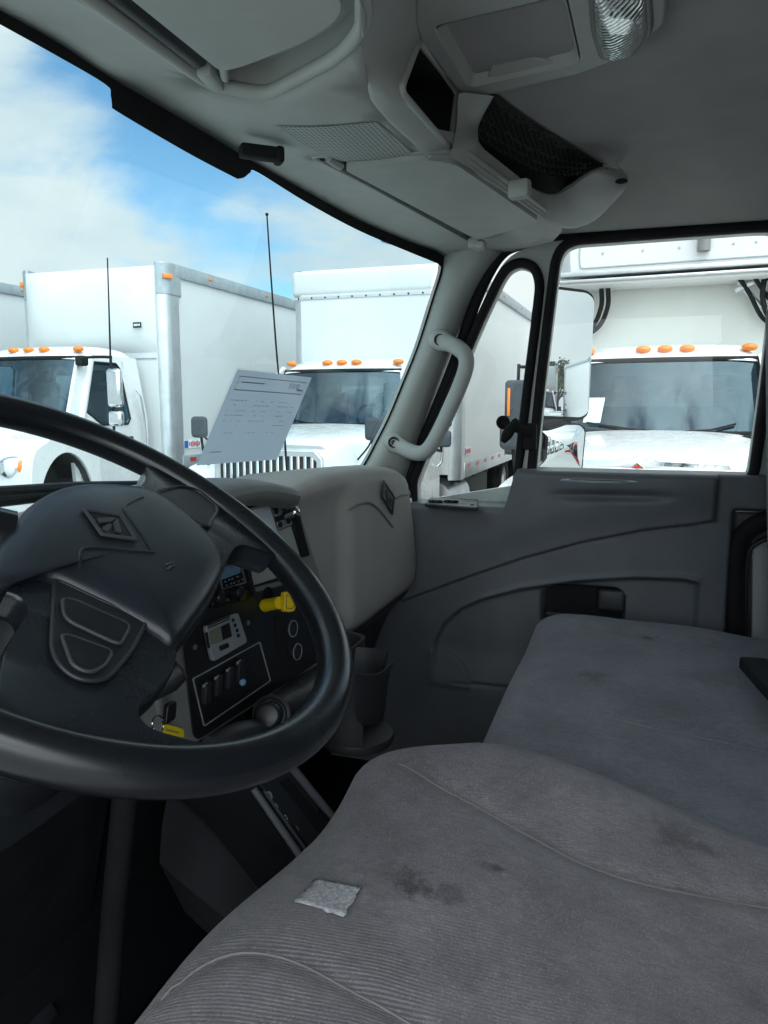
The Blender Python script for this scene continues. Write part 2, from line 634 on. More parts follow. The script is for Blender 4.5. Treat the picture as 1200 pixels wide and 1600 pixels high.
# windscreen black border: along the header, the tab at the middle and down the pillar
HEAD = [(-240, -95), (-120, -38), (0, 28), (85, 75), (170, 131), (290, 200), (400, 266), (480, 311), (560, 354), (640, 388), (676, 400), (692, 410)]
PILL = [(692, 410), (690, 428), (677, 470), (655, 540), (632, 597), (610, 650), (590, 690), (573, 722), (556, 750)]
edge = [ws(*p) for p in catmull([(a, b, 0) for a, b in HEAD + PILL[1:]], 6) for p in [(p[0], p[1])]]
# border runs on the glass; tab hangs from it
path = catmull([(a, b, 0) for a, b in [(-240, -86), (-120, -29), (0, 38), (85, 85), (165, 132), (173, 150), (176, 166), (186, 176), (290, 237), (364, 276), (373, 279), (382, 277), (391, 270), (402, 269), (480, 317), (560, 360), (640, 394), (672, 407), (686, 414), (688, 424), (674, 470), (652, 540), (629, 597), (607, 650), (587, 690), (570, 722), (550, 752)]], 5)
outer = catmull([(a, b, 0) for a, b in [(-240, -140), (-120, -80), (0, -10), (85, 40), (165, 95), (173, 100), (176, 105), (186, 110), (290, 170), (364, 215), (373, 220), (382, 226), (391, 234), (402, 242), (480, 285), (560, 330), (640, 366), (684, 388), (698, 400), (699, 424), (684, 470), (662, 540), (639, 597), (617, 650), (597, 690), (580, 722), (560, 752)]], 5)
bm = NB()
loft(bm, [[ws(p[0], p[1], 0.002) for p in outer], [ws(p[0], p[1], 0.002) for p in path]])
obj('windscreen_border', bm, M['rubber'], cab_root, smooth=60)

# passenger A pillar trim
L = catmull([(712, 350, 0), (702, 376, 0), (696, 396, 0), (694, 412, 0), (691, 430, 0), (678, 470, 0), (656, 540, 0), (633, 597, 0), (611, 650, 0), (591, 690, 0), (574, 722, 0), (550, 760, 0)], 4)
Rr = catmull([(840, 330, 0), (816, 352, 0), (800, 372, 0), (790, 390, 0), (765, 420, 0), (738, 465, 0), (710, 533, 0), (688, 590, 0), (666, 650, 0), (652, 690, 0), (641, 730, 0), (628, 765, 0)], 4)
rows = []
for a, b in zip(L, Rr):
    pa = ws(a[0], a[1], 0.006)
    pb = at(b[0], b[1], X=0.965)
    row = [pa + Vector((0.02, 0.02, 0))]
    for t in (0.0, 0.12, 0.3, 0.5, 0.7, 0.88, 1.0):
        q = pa.lerp(pb, t)
        q -= (q - EYE).normalized() * 0.035 * math.sin(math.pi * min(1, t * 1.0)) ** 0.7
        row.append(q)
    row.append(pb + Vector((0.03, 0.0, 0)))
    rows.append(row)
obj('pillar_trim', loft(NB(), rows), M['trim'], cab_root, smooth=70, subsurf=1)
# driver side pillar (beside the camera, mirror of the other)
bm = NB()
tube(bm, [(-0.86, 0.66, 1.75), (-0.86, 0.58, 1.95), (-0.85, 0.51, 2.15), (-0.83, 0.46, 2.36)], 0.045, 10)
obj('pillar_trim', bm, M['trim'], cab_root)

# grab handle on the pillar
gh = []
def hx(px, py, d): return at(px, py, X=d)
pathh = [hx(686, 531, 0.885), hx(700, 536, 0.868), hx(716, 544, 0.845), hx(727, 556, 0.835), hx(728, 574, 0.832), hx(718, 604, 0.832), hx(703, 638, 0.834), hx(687, 672, 0.838), hx(672, 698, 0.842), hx(659, 708, 0.85), hx(643, 706, 0.865), hx(626, 698, 0.878), hx(614, 691, 0.885)]
pp_ = catmull(pathh, 6)
bm = NB()
rad = []
for i in range(len(pp_)):
    t = i / (len(pp_) - 1)
    rad.append(0.0185 + 0.006 * (sstep(0.12, 0, t) + sstep(0.88, 1, t)))
tube(bm, pp_, rad, 18, flat=0.9)
for e_ in (pp_[0], pp_[-1]):
    ball(bm, e_, 0.0245, (1, 1, 0.95), 20)
handle = obj('grab_handle', bm, M['trim'], cab_root, smooth=70)
for e_ in (pp_[0], pp_[-1]):
    n = ((EYE - e_).normalized() + Vector((-0.1, -0.1, 0))).normalized()
    bm = NB()
    lathe(bm, [(0.0135, 0.0), (0.0135, 0.0035), (0.0115, 0.004), (0.0105, 0.001), (0.006, 0.0), (0.0055, 0.002), (0.001, 0.002)], e_ + n * 0.0225, n, 24)
    obj('bolt', bm, M['dark'], handle)

# black seal round the door opening
SEAL = [(622, 790), (634, 757), (648, 722), (668, 672), (688, 622), (708, 572), (728, 515), (744, 470), (762, 430), (782, 399), (806, 384), (860, 372), (1000, 358), (1200, 343), (1290, 337)]
bm = NB()
tube(bm, [at(p[0], p[1], X=0.972) for p in catmull([(a, b, 0) for a, b in SEAL], 5)], 0.014, 10)
obj('door_opening_seal', bm, M['rubber'], cab_root, smooth=70)
# side wall piece above and behind the door
bm = NB()
holed(bm, [(1.0, 0.70, 1.0), (1.0, 0.70, 1.80), (1.0, 0.40, 2.45), (1.0, -0.47, 2.45), (1.0, -0.47, 1.0)],
      [[(1.0, 0.60, 1.05), (1.0, 0.60, 1.78), (1.0, 0.34, 2.375), (1.0, -0.31, 2.395), (1.0, -0.31, 1.05)]], (0.03, 0, 0))
obj('side_wall', bm, M['rubber'], cab_root)

# B pillar by the door's rear edge: black seal round a pale strip of painted metal
bm = NB()
pts = catmull([at(px, py, X=0.945) for px, py in [(1225, 802), (1200, 812), (1172, 826), (1156, 846), (1150, 875), (1149, 930), (1150, 985), (1150, 1060)]], 6)
tube(bm, pts, 0.021, 12, flat=0.8)
obj('pillar_seal', bm, M['rubber'], cab_root, smooth=70)
bm = NB()
pts = catmull([at(px, py, X=0.95) for px, py in [(1210, 838), (1188, 846), (1170, 862), (1166, 900), (1165, 985), (1165, 1060)]], 6)
tube(bm, pts, 0.006, 8)
obj('pillar_seal', bm, M['dark'], cab_root, smooth=70)
bm = NB()
a = at(1176, 846, X=0.955); b = at(1215, 846, X=0.955); c = at(1215, 1060, X=0.955); d = at(1174, 1060, X=0.955)
prism(bm, [a, b, c, d], (0.02, 0, 0))
obj('rear_pillar', bm, M['trim_frame'], cab_root, bevel=0.003)

# ---------------------------------------------------------------- overhead: plate with visor recesses
def q(px, py, z): return at(px, py, Z=z)
front = [ws(p[0], p[1], 0.0) for p in catmull([(a + 2, b - 9, 0) for a, b in HEAD], 4)]
front = [Vector((max(-0.82, p.x), p.y - 0.0, p.z)) for p in front if p.x > -0.80]
ZP = 2.362
CEDGE = [(676, 247), (640, 218), (602, 182), (576, 140), (564, 90), (562, 40), (566, -80)]
outer_xy = [(-0.82, 0.59)] + [(p.x, p.y + 0.004) for p in front] + [(0.945, 0.42), (0.945, 0.30), (0.86, 0.20), (0.80, 0.175), (0.745, 0.178), (0.65, 0.198), (0.55, 0.217), (0.40, 0.25), (0.275, 0.277)] + [tuple(q(x_, y_, 2.353).xy) for x_, y_ in CEDGE] + [(-0.40, 0.20), (-0.82, 0.20)]
HZ = sorted((p.x, p.z) for p in front)
def zpl(x, y):        # the plate drops a little towards the pillar and swells at the middle console
    return lerp(ZP, interp(HZ, x), sstep(0.38, 0.56, y) * sstep(0.95, 0.5, x) + sstep(0.5, 0.95, x) * sstep(0.30, 0.44, y)) - 0.020 * sstep(0.7, 0.96, x) * sstep(0.44, 0.2, y) - 0.010 * sstep(-0.06, 0.02, x) * sstep(0.28, 0.20, x) * sstep(0.60, 0.50, y)
d_hole = rounded([Vector((-0.70, 0.492, 0)), Vector((-0.045, 0.500, 0)), Vector((-0.020, 0.44, 0)), Vector((-0.085, 0.315, 0)), Vector((-0.165, 0.255, 0)), Vector((-0.70, 0.245, 0))], [0.03, 0.02, 0.02, 0.05, 0.06, 0.03], 6)
p_hole = rounded([Vector((0.195, 0.478, 0)), Vector((0.83, 0.372, 0)), Vector((0.80, 0.33, 0)), Vector((0.66, 0.190, 0)), Vector((0.262, 0.260, 0)), Vector((0.205, 0.31, 0))], [0.015, 0.012, 0.012, 0.02, 0.015, 0.015], 5)
bm = NB()
holed(bm, [Vector((x, y, 0)) for x, y in outer_xy], [d_hole, p_hole])
for _ in range(4):
    es = [e for e in bm.edges if e.calc_length() > 0.06 and not e.is_boundary]
    if es:
        bmesh.ops.subdivide_edges(bm, edges=es, cuts=1)
        bmesh.ops.triangulate(bm, faces=bm.faces[:])
for v in bm.verts:
    v.co.z = zpl(v.co.x, v.co.y)
over = obj('overhead_trim', bm, M['trim'], cab_root, smooth=35, solid=-0.008)
for hole_, rr_ in ((d_hole, 0.008), (p_hole, 0.005)):
    bm = NB()
    tube(bm, [Vector((p.x, p.y, zpl(p.x, p.y) + rr_ * 0.55)) for p in hole_], rr_, 10, closed=True)
    obj('recess_rim', bm, M['trim'], over, smooth=70)
# recess roofs above the visors
for hole_, z_ in ((d_hole, 2.398), (p_hole, 2.384)):
    bm = NB()
    holed(bm, [Vector((p.x, p.y, z_)) for p in hole_], [], (0, 0, 0.003))
    loft(bm, [[Vector((p.x, p.y, zpl(p.x, p.y) + 0.004)) for p in hole_], [Vector((p.x, p.y, z_)) for p in hole_]], closed=True)
    obj('visor_recess', bm, M['trim'], over)

def visor(name, label_part, poly, z, mat, th=0.016):
    bm = NB()
    holed(bm, [Vector((x, y, z)) for x, y in poly], [], (0, 0, th))
    return obj('sun_visor', bm, mat, cab_root, smooth=50, bevel=0.006, bseg=3, label=label_part)
vd = visor('sun_visor', "driver's grey sun visor folded up", [(p.x, p.y) for p in rounded([Vector((-0.66, 0.455, 0)), Vector((-0.088, 0.462, 0)), Vector((-0.092, 0.43, 0)), Vector((-0.128, 0.33, 0)), Vector((-0.170, 0.278, 0)), Vector((-0.66, 0.268, 0))], [0.03, 0.012, 0.02, 0.05, 0.045, 0.03], 6)], 2.366, M['trim'])
bm = NB()
tube(bm, [(-0.10, 0.452, 2.372), (-0.060, 0.472, 2.372), (-0.052, 0.482, 2.385)], 0.0055, 10)
obj('hinge', bm, M['trim'], vd)
bm = NB()
tube(bm, [(-0.70, 0.474, 2.38), (-0.10, 0.482, 2.38)], 0.013, 10)
obj('hinge_rod', bm, M['dark'], vd)
bm = NB()
box(bm, (-0.066, 0.487, 2.375), (0.05, 0.018, 0.022), Matrix.Rotation(R(10), 3, 'Z'), 0.004)
obj('hinge_bracket', bm, M['trim'], vd)
vp = visor('sun_visor', "passenger's grey sun visor folded up", [(p.x, p.y) for p in rounded([Vector((0.222, 0.436, 0)), Vector((0.772, 0.348, 0)), Vector((0.745, 0.315, 0)), Vector((0.642, 0.203, 0)), Vector((0.25, 0.272, 0)), Vector((0.21, 0.31, 0))], [0.012, 0.010, 0.02, 0.015, 0.02, 0.02], 5)], 2.344, M['trim'])
bm = NB()
tube(bm, [(0.20, 0.452, 2.356), (0.23, 0.444, 2.352)], 0.006, 10)
obj('hinge', bm, M['trim'], vp)
bm = NB()
tube(bm, [(0.21, 0.462, 2.366), (0.80, 0.368, 2.358)], 0.011, 10)
obj('hinge_rod', bm, M['dark'], vp)
for cx, cy, cz, rz in ((0.795, 0.352, 2.340, -10), ):
    bm = NB()
    box(bm, (cx, cy, cz), (0.055, 0.026, 0.022), Matrix.Rotation(R(rz), 3, 'Z'), 0.006)
    box(bm, (cx - 0.02, cy - 0.012, cz - 0.006), (0.02, 0.02, 0.014), Matrix.Rotation(R(rz), 3, 'Z'), 0.004)
    obj('visor_clip', bm, M['trim'], vp)
bm = NB()
c = q(812, 296, 2.345)
box(bm, c, (0.022, 0.036, 0.030), Matrix.Rotation(R(-12), 3, 'Z'), 0.006)
obj('visor_clip', bm, M['trim'], vp)

# speaker grille: perforated plate let into the console
k = NT('perforated_grille')
co = k.n('ShaderNodeTexCoord')
sp_ = k.n('ShaderNodeSeparateXYZ')
k.l(co.outputs['Object'], sp_.inputs[0])
def cell(s):
    f = k.ma('FRACT', k.ma('MULTIPLY', s, 155.0))
    return k.ma('POWER', k.ma('SUBTRACT', f, 0.5), 2.0)
dd = k.ma('ADD', cell(sp_.outputs[0]), cell(sp_.outputs[1]))
k.set(Base_Color=k.mix(k.mr(dd, 0.045, 0.075), (0.02, 0.022, 0.022), (0.40, 0.43, 0.40)), Roughness=0.6)
bm = NB()
g4 = [(0.060, 0.468), (0.070, 0.332), (0.212, 0.322), (0.222, 0.456)]
nn_ = 12
G = [Vector((x, y, 0)) for x, y in g4]
rows_g = [[(G[0].lerp(G[1], i / nn_)).lerp(G[3].lerp(G[2], i / nn_), j / nn_) for i in range(nn_ + 1)] for j in range(nn_ + 1)]
loft(bm, [[Vector((p.x, p.y, zpl(p.x, p.y) - 0.0012)) for p in r_] for r_ in rows_g])
obj('speaker_grille', bm, k.m, over)
# black camera clip on the header
bm = NB()
c = q(407, 239, 2.346)
ax = (q(432, 243, 2.346) - q(384, 237, 2.346)).normalized()
rot = Matrix((ax, Vector((0, 0, 1)).cross(ax), Vector((0, 0, 1)))).transposed()
box(bm, c, (0.058, 0.022, 0.018), rot, 0.004)
box(bm, c + ax * 0.026 + Vector((0, 0, -0.001)), (0.012, 0.026, 0.022), rot, 0.004)
obj('camera_clip', bm, M['rubber'], cab_root)

# middle console block: cubby in its rear face, tray, rim and dome light
cub = [at(656, 64, Y=0.279), at(716, 141, Y=0.279), at(705, 232, Y=0.279), at(627, 141, Y=0.279)]
bm = NB()
bead = [Vector((p.x, 0.2805, p.z)) for p in rounded(cub, [0.012, 0.006, 0.012, 0.02], 5)]
tube(bm, bead, 0.0045, 10, closed=True)
obj('cubby_rim', bm, M['trim'], over, smooth=70)
bm = NB()
cubr = [Vector((p.x, 0.283, p.z)) for p in rounded(cub, [0.012, 0.006, 0.01, 0.02], 4)]
cm_ = sum(cubr, Vector()) / len(cubr)
cubb = [cm_ + (p - cm_) * 0.9 + Vector((-0.06, 0.055, 0)) for p in cubr]
cubb = [Vector((p.x, p.y, min(p.z, 2.440))) for p in cubb]
cubr = [Vector((p.x, p.y, min(p.z, 2.452))) for p in cubr]
loft(bm, [cubr, cubb], closed=True)
bm.faces.new([bm.verts.new(p) for p in cubb])
obj('storage_cubby', bm, M['rubber'], over)
# underside strip running back to the dome light, with a recessed tray
ZR = 2.443
strip_o = [q(x, y, ZR) for x, y in [(657, 66), (648, 36), (650, 0), (665, -80), (900, -90), (1044, -24), (1038, 38), (1006, 66), (967, 93), (900, 118), (840, 131), (784, 144), (745, 155), (712, 140)]]
tray_o = rounded([q(680, 42, ZR), q(884, -6, ZR), q(907, 98, ZR), q(736, 136, ZR)], [0.01, 0.012, 0.018, 0.01], 5)
bm = NB()
ea = [Vector((p.x, p.y, zpl(p.x, p.y) - 0.0006)) for p in catmull([q(x, y, 2.3525) for x, y in CEDGE], 5)]
eb = catmull([at(704, 236, Y=0.2805), at(680, 208, Y=0.2805), at(652, 172, Y=0.2805), at(629, 143, Y=0.2805), at(657, 64, Y=0.279), q(650, 5, ZR), q(668, -80, ZR)], 5)
loft(bm, [[a + Vector((a.x - b.x, a.y - b.y, 0)).normalized() * 0.012 + Vector((0, 0, 0.007)) for a, b in zip(ea, eb)], ea] + [[a.lerp(b, t) - (a - EYE).normalized() * 0.007 * math.sin(math.pi * t) for a, b in zip(ea, eb)] for t in (0.1, 0.25, 0.4, 0.55, 0.7, 0.82, 0.92)] + [eb, [b + (b - EYE).normalized() * 0.012 for b in eb]])
obj('console_shoulder', bm, M['trim'], over, smooth=80)
bm = NB()
holed(bm, strip_o, [tray_o], (0, 0, 0.014))
obj('rear_console', bm, M['trim'], over, bevel=0.004, bseg=3)
bm = NB()
mid = sum(tray_o, Vector()) / len(tray_o)
rowa = [p + Vector((0, 0, -0.0005)) for p in tray_o]
rowb = [mid + (p - mid) * 0.84 + Vector((0, 0, 0.026)) for p in tray_o]
loft(bm, [rowa, rowb], closed=True)
bm.faces.new([bm.verts.new(p) for p in rowb])
obj('storage_tray', bm, M['trim'], over, smooth=30)
bm = NB()
w_ = [q(762, 122, 2.448), q(778, 78, 2.466), q(868, 99, 2.448)]
prism(bm, w_, (0, 0, 0.004))
obj('tray_wedge', bm, M['trim'], over, bevel=0.001)

# passenger shelf lip with rounded end, net pocket in its mouth
O = [(700, 243, 2.350), (745, 276, 2.346), (800, 311, 2.344), (845, 342, 2.343), (868, 357, 2.344), (900, 361, 2.350), (932, 349, 2.358), (957, 326, 2.372), (979, 302, 2.39), (987, 284, 2.41), (977, 268, 2.435)]
I = [(748, 178, 2.440), (744, 205, 2.425), (754, 228, 2.412), (778, 254, 2.402), (815, 282, 2.396), (848, 299, 2.395), (872, 302, 2.396), (893, 292, 2.400), (912, 278, 2.410), (930, 266, 2.420), (944, 259, 2.436)]
Oc = [q(*p) for p in O]; Ic = [q(*p) for p in I]
Oc = catmull(Oc, 5); Ic = catmull(Ic, 5)
rows = []
for a, b in zip(Oc, Ic):
    r_ = [a + Vector((0.015, 0.02, 0.02)), a]
    for t in (0.2, 0.45, 0.7, 0.9):
        p = a.lerp(b, t)
        p -= (p - EYE).normalized() * 0.018 * math.sin(math.pi * t)
        r_.append(p)
    r_ += [b, b + (b - EYE).normalized() * 0.03 + Vector((0, 0.01, 0.0))]
    rows.append(r_)
lip = obj('shelf_lip', loft(NB(), rows), M['trim'], over, smooth=70, subsurf=1)
bm = NB()
c = q(971, 283, 2.398)
ball(bm, c - (c - EYE).normalized() * 0.004, 0.007, (0.7, 1.6, 0.7), 12)
obj('screw_hole', bm, M['rubber'], lip)
# web between cubby and net pocket
bm = NB()
A_ = [q(701, 243, 2.350), q(708, 228, 2.362), q(714, 190, 2.40), q(716, 143, 2.438)]
B_ = [q(745, 270, 2.349), q(748, 222, 2.385), q(748, 195, 2.42), q(772, 150, 2.441)]
Am = catmull(A_, 4); Bm = catmull(B_, 4)
loft(bm, [[a, a.lerp(b, 0.35) - (a - EYE).normalized() * 0.006, a.lerp(b, 0.7) - (a - EYE).normalized() * 0.006, b, b + (b - EYE).normalized() * 0.04] for a, b in zip(Am, Bm)])
obj('console_web', bm, M['trim'], over, smooth=70, subsurf=1)
# net
k = NT('black_storage_net')
v_ = k.n('ShaderNodeTexVoronoi', feature='DISTANCE_TO_EDGE')
v_.inputs['Scale'].default_value = 130
v_.inputs['Randomness'].default_value = 0.35
k.l(k.coord((1, 1.0, 1)), v_.inputs['Vector'])
k.set(Base_Color=k.mix(k.mr(v_.outputs['Distance'], 0.06, 0.14), (0.055, 0.057, 0.055), (0.006, 0.006, 0.006)), Roughness=0.85)
k.b.inputs['Specular IOR Level'].default_value = 0.1
top = catmull([q(x, y, 2.452) for x, y in [(748, 150), (775, 148), (800, 166), (835, 191), (868, 212), (900, 231), (930, 249), (952, 258)]], 5)
low = catmull([q(x, y, 2.425) for x, y in [(746, 205), (755, 222), (780, 238), (815, 258), (850, 273), (885, 276), (915, 272), (950, 264)]], 5)
low2 = catmull([q(x, y, 2.42) for x, y in [(740, 210), (750, 240), (775, 268), (815, 296), (850, 312), (885, 305), (915, 287), (952, 270)]], 5)
bm = NB()
loft(bm, [[t.lerp(l, f) + Vector((0, 0.012 * math.sin(math.pi * f), 0.006 * math.sin(math.pi * f))) for t, l in zip(top, low)] for f in (0, 0.25, 0.5, 0.75, 1.0)])
obj('storage_net', bm, k.m, over, smooth=70)
bm = NB()
loft(bm, [[t + Vector((0.01, 0.03, 0)) for t in top], [l + Vector((0.01, 0.03, 0.004)) for l in low2]])
obj('shelf_pocket', bm, M['rubber'], over, smooth=70)

# dome light
dome = NB()
oc = rounded([q(920, -40, 2.447), q(1016, -30, 2.447), q(1020, 40, 2.447), q(985, 80, 2.447), q(940, 84, 2.447), q(925, 40, 2.447)], [0.02, 0.02, 0.02, 0.025, 0.02, 0.02], 5)
mid = sum((Vector(p) for p in oc), Vector()) / len(oc)
bm = NB()
rows = []
for s_, z in ((1.06, 2.444), (1.02, 2.438), (0.90, 2.436), (0.84, 2.437)):
    rows.append([mid + (Vector((p.x, p.y, 0)) - Vector((mid.x, mid.y, 0))) * s_ + Vector((0, 0, z - mid.z)) for p in oc])
loft(bm, rows, closed=True)
dm = obj('dome_light', bm, M['dash_grey'], cab_root, smooth=60)
k = NT('ribbed_dome_lens')
wv = k.n('ShaderNodeTexWave', wave_type='BANDS', bands_direction='X')
wv.inputs['Scale'].default_value = 55
wv.inputs['Distortion'].default_value = 3.0
wv.inputs['Detail'].default_value = 2
k.l(k.coord(rot=(0, 0, R(35))), wv.inputs['Vector'])
k.set(Base_Color=k.mix(wv.outputs['Fac'], (0.55, 0.6, 0.58), (0.9, 0.92, 0.9)), Roughness=0.08, Metallic=0.55)
k.b.inputs['Specular IOR Level'].default_value = 0.9
k.bump(wv.outputs['Fac'], 0.9, 0.004)
bm = NB()
rows = []
for s_, z in ((0.86, 2.440), (0.82, 2.432), (0.6, 2.424), (0.3, 2.420), (0.02, 2.419)):
    rows.append([mid + (Vector((p.x, p.y, 0)) - Vector((mid.x, mid.y, 0))) * s_ + Vector((0, 0, z - mid.z)) for p in oc])
loft(bm, rows, closed=True)
obj('lens', bm, k.m, dm, smooth=70)

# white hood with wipers and whip antenna outside
rows = []
for y, hw, z in ((0.80, 0.62, 1.835), (1.0, 0.60, 1.84), (1.4, 0.56, 1.81), (1.9, 0.50, 1.75), (2.25, 0.46, 1.66), (2.38, 0.44, 1.50), (2.40, 0.44, 1.0)):
    rows.append([(0.05 + hw * s_, y, z - dz) for s_, dz in ((-1.45, 0.75), (-1.35, 0.30), (-1.1, 0.10), (-0.9, 0.03), (-0.5, 0.006), (0, 0), (0.5, 0.006), (0.9, 0.03), (1.1, 0.10), (1.35, 0.30), (1.45, 0.75))])
obj('hood', loft(NB(), rows), M['white'], cab_root, smooth=50, subsurf=1)
bm = NB()
holed(bm, [(-0.9, 0.74, 1.80), (1.0, 0.74, 1.80), (0.98, 0.86, 1.79), (-0.9, 0.86, 1.79)], [], (0, 0, 0.02))
obj('cowl', bm, M['rubber'], cab_root)
bm = NB()
w0, w1 = ws(-60, 772, -0.03), ws(246, 757, -0.03)
tube(bm, [w0, w0.lerp(w1, 0.5) + Vector((0, 0, 0.003)), w1], 0.007, 8, flat=1.3)
tube(bm, [w0 + Vector((0, 0.03, -0.016)), w0.lerp(w1, 0.55) + Vector((0, 0.015, -0.006))], 0.009, 8)
obj('wiper', bm, M['rubber'], cab_root)
bm = NB()
pts = catmull([at(448, 735, Y=0.90), at(443, 660, Y=0.895), at(433, 560, Y=0.89), at(424, 440, Y=0.88), at(417, 335, Y=0.875)], 6)
tube(bm, pts, [lerp(0.0032, 0.0018, i / (len(pts) - 1)) for i in range(len(pts))], 8)
ball(bm, pts[-1], 0.004)
obj('whip_antenna', bm, M['rubber'], cab_root)
# ================================================================ passenger door
door = thing('passenger_door', 'closed grey passenger door with slate lower panel, main window and small quarter window', 'truck door', (0.95, 0.1, 1.05))
DX = 0.93
def arc1(y): return interp([(-0.16, 1.742), (-0.122, 1.732), (-0.06, 1.722), (-0.008, 1.712), (0.12, 1.678), (0.252, 1.633), (0.38, 1.580), (0.49, 1.531), (0.56, 1.500)], y)
def arc2(y): return interp([(-0.137, 1.600), (-0.108, 1.606), (0.0, 1.602), (0.13, 1.584), (0.26, 1.555), (0.36, 1.520), (0.41, 1.492), (0.45, 1.452), (0.472, 1.405), (0.48, 1.36)], y)
def zsill(y): return lerp(1.832, 1.742, sstep(0.272, 0.305, y))
def rrect(y, z, y0, y1, z0, z1, r):
    dy = abs(y - (y0 + y1) / 2) - ((y1 - y0) / 2 - r)
    dz = abs(z - (z0 + z1) / 2) - ((z1 - z0) / 2 - r)
    return math.hypot(max(dy, 0), max(dz, 0)) + min(max(dy, dz), 0) - r
def dpanel(y, z):
    """how far the panel stands proud of DX towards the cab"""
    d = 0.0
    a = z - arc1(y)
    side = min(1.0, max(0.0, (y + 0.166) / 0.006))
    edge = sstep(-0.004, 0.006, a) * sstep(-0.168, -0.158, y)
    d += 0.016 * edge + 0.012 * sstep(0.0, 0.10, a) * edge * sstep(0.6, 0.2, y)
    gr = math.exp(-(a / 0.0035) ** 2) * (1 if y > -0.163 else 0)
    gv = math.exp(-((y + 0.165) / 0.0035) ** 2) * (1 if z > 1.74 else 0)
    d -= 0.007 * max(gr, gv)
    # shallow finger channel under the sill
    d -= 0.012 * math.exp(-((z - 1.793 + 0.02 * (y - 0.05)) / 0.010) ** 2) * sstep(0.22, 0.12, y) * sstep(-0.10, 0.0, y)
    # sunken lower field
    inside = sstep(0.004, -0.010, z - arc2(y)) * sstep(-0.143, -0.131, y) * sstep(0.485, 0.465, y) * sstep(1.27, 1.40, z)
    d -= 0.020 * inside
    lip_ = math.exp(-((z - arc2(y) - 0.006) / 0.006) ** 2) * sstep(-0.145, -0.135, y) * sstep(0.485, 0.42, y)
    d += 0.005 * lip_
    # handle pocket
    s = rrect(y, z, 0.020, 0.212, 1.462, 1.570, 0.028)
    d -= 0.045 * sstep(0.004, -0.008, s)
    # map pocket low at the front
    rp = math.hypot(y - 0.475, z - 1.285)
    d += 0.008 * sstep(0.100, 0.095, rp) * sstep(1.28, 1.30, z) * sstep(0.50, 0.46, y)
    d -= 0.006 * math.exp(-((z - 1.300 - 0.02 * (0.4 - y)) / 0.004) ** 2) * sstep(0.44, 0.40, y)
    return d
NY, NZ = 210, 230
rows = []
Y0, Y1, ZB = -0.42, 0.565, 1.07
for j in range(NZ + 1):
    v = j / NZ
    row = []
    for i in range(NY + 1):
        y = lerp(Y0, Y1, i / NY)
        z = lerp(ZB, 1.715, v / 0.86) if v < 0.86 else lerp(1.715, zsill(y), (v - 0.86) / 0.14)
        # cut back at the rear below the window, where the pillar seal shows
        row.append(Vector((DX - dpanel(y, z) + 0.05 * sstep(-0.195, -0.212, y) * sstep(1.775, 1.755, z + 0.15 * min(0, y + 0.21) * 0), y, z)))
    rows.append(row)
last = rows[-1]
for a in range(1, 6):
    t = a / 5 * math.pi / 2
    rows.append([p + Vector((0.016 * (1 - math.cos(t)), 0, 0.014 * math.sin(t))) for p in last])
last = rows[-1]
sill_rows = [last, [p + Vector((0.02, 0, 0.0015)) for p in last], [Vector((1.0, p.y, p.z + 0.002)) for p in last]]
pan_ = obj('door_panel', loft(NB(), rows), M['slate'], door, smooth=70)
obj('panel_ledge', loft(NB(), sill_rows), M['slate_lit'], pan_, smooth=70)
# sill cup recess with raised rim
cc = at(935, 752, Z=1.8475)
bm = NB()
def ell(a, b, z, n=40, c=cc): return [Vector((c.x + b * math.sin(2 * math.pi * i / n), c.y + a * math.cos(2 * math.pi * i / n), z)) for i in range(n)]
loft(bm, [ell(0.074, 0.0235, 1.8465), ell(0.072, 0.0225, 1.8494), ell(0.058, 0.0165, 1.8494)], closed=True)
rim = obj('sill_recess', bm, M['slate_lit'], door, smooth=70)
bm = NB()
loft(bm, [ell(0.058, 0.0165, 1.8496), ell(0.056, 0.0155, 1.8497)], closed=True)
bm.faces.new([bm.verts.new(p) for p in ell(0.056, 0.0155, 1.8497)])
obj('recess_slot', bm, M['rubber'], rim, smooth=70)
# handle in its pocket
bm = NB()
pk_ = rounded([Vector((0, 0.024, 1.566)), Vector((0, 0.205, 1.560)), Vector((0, 0.212, 1.500)), Vector((0, 0.195, 1.468)), Vector((0, 0.024, 1.466))], [.008, .035, .03, .02, .01], 6)
prism(bm, [Vector((DX + 0.056, p.y, p.z)) for p in pk_], (0.006, 0, 0))
obj('handle_pocket', bm, M['rubber'], door)  # black sheet laid in the pocket to make its depth dark
bm = NB()
yc = lambda px, py, x: at(px, py, X=x)
box(bm, yc(955, 938, 0.955), (0.012, 0.062, 0.052), None, 0.008, 3)
h = obj('door_handle', bm, M['console_dark'], door, smooth=60)
bm = NB()
box(bm, yc(905, 962, 0.948), (0.02, 0.16, 0.012), None, 0.005, 3)
obj('pull_bar', bm, M['dark'], h, smooth=60)
# switch plate on the low sill
bm = NB()
ps = rounded([at(663, 787, Z=1.763), at(672, 777, Z=1.763), at(748, 780, Z=1.763), at(746, 793, Z=1.763)], 0.008, 4)
prism(bm, ps, (0, 0, -0.008))
sw = obj('switch_plate', bm, M['dark'], door, bevel=0.002)
for px, py in ((681, 783), (705, 783)):
    bm = NB()
    c = at(px, py, Z=1.766)
    for dy in (-0.008, 0.008):
        ball(bm, c + Vector((0, dy, 0)), 0.011, (0.8, 1.0, 0.42), 16)
    obj('rocker_switch', bm, M['black_gloss'], sw)
for px, py in ((668, 790), (738, 789)):
    bm = NB()
    lathe(bm, [(0.004, 0), (0.004, 0.0015), (0.001, 0.0017)], at(px, py, Z=1.7632), (0, 0, 1), 10)
    obj('screw', bm, M['rubber'], sw)

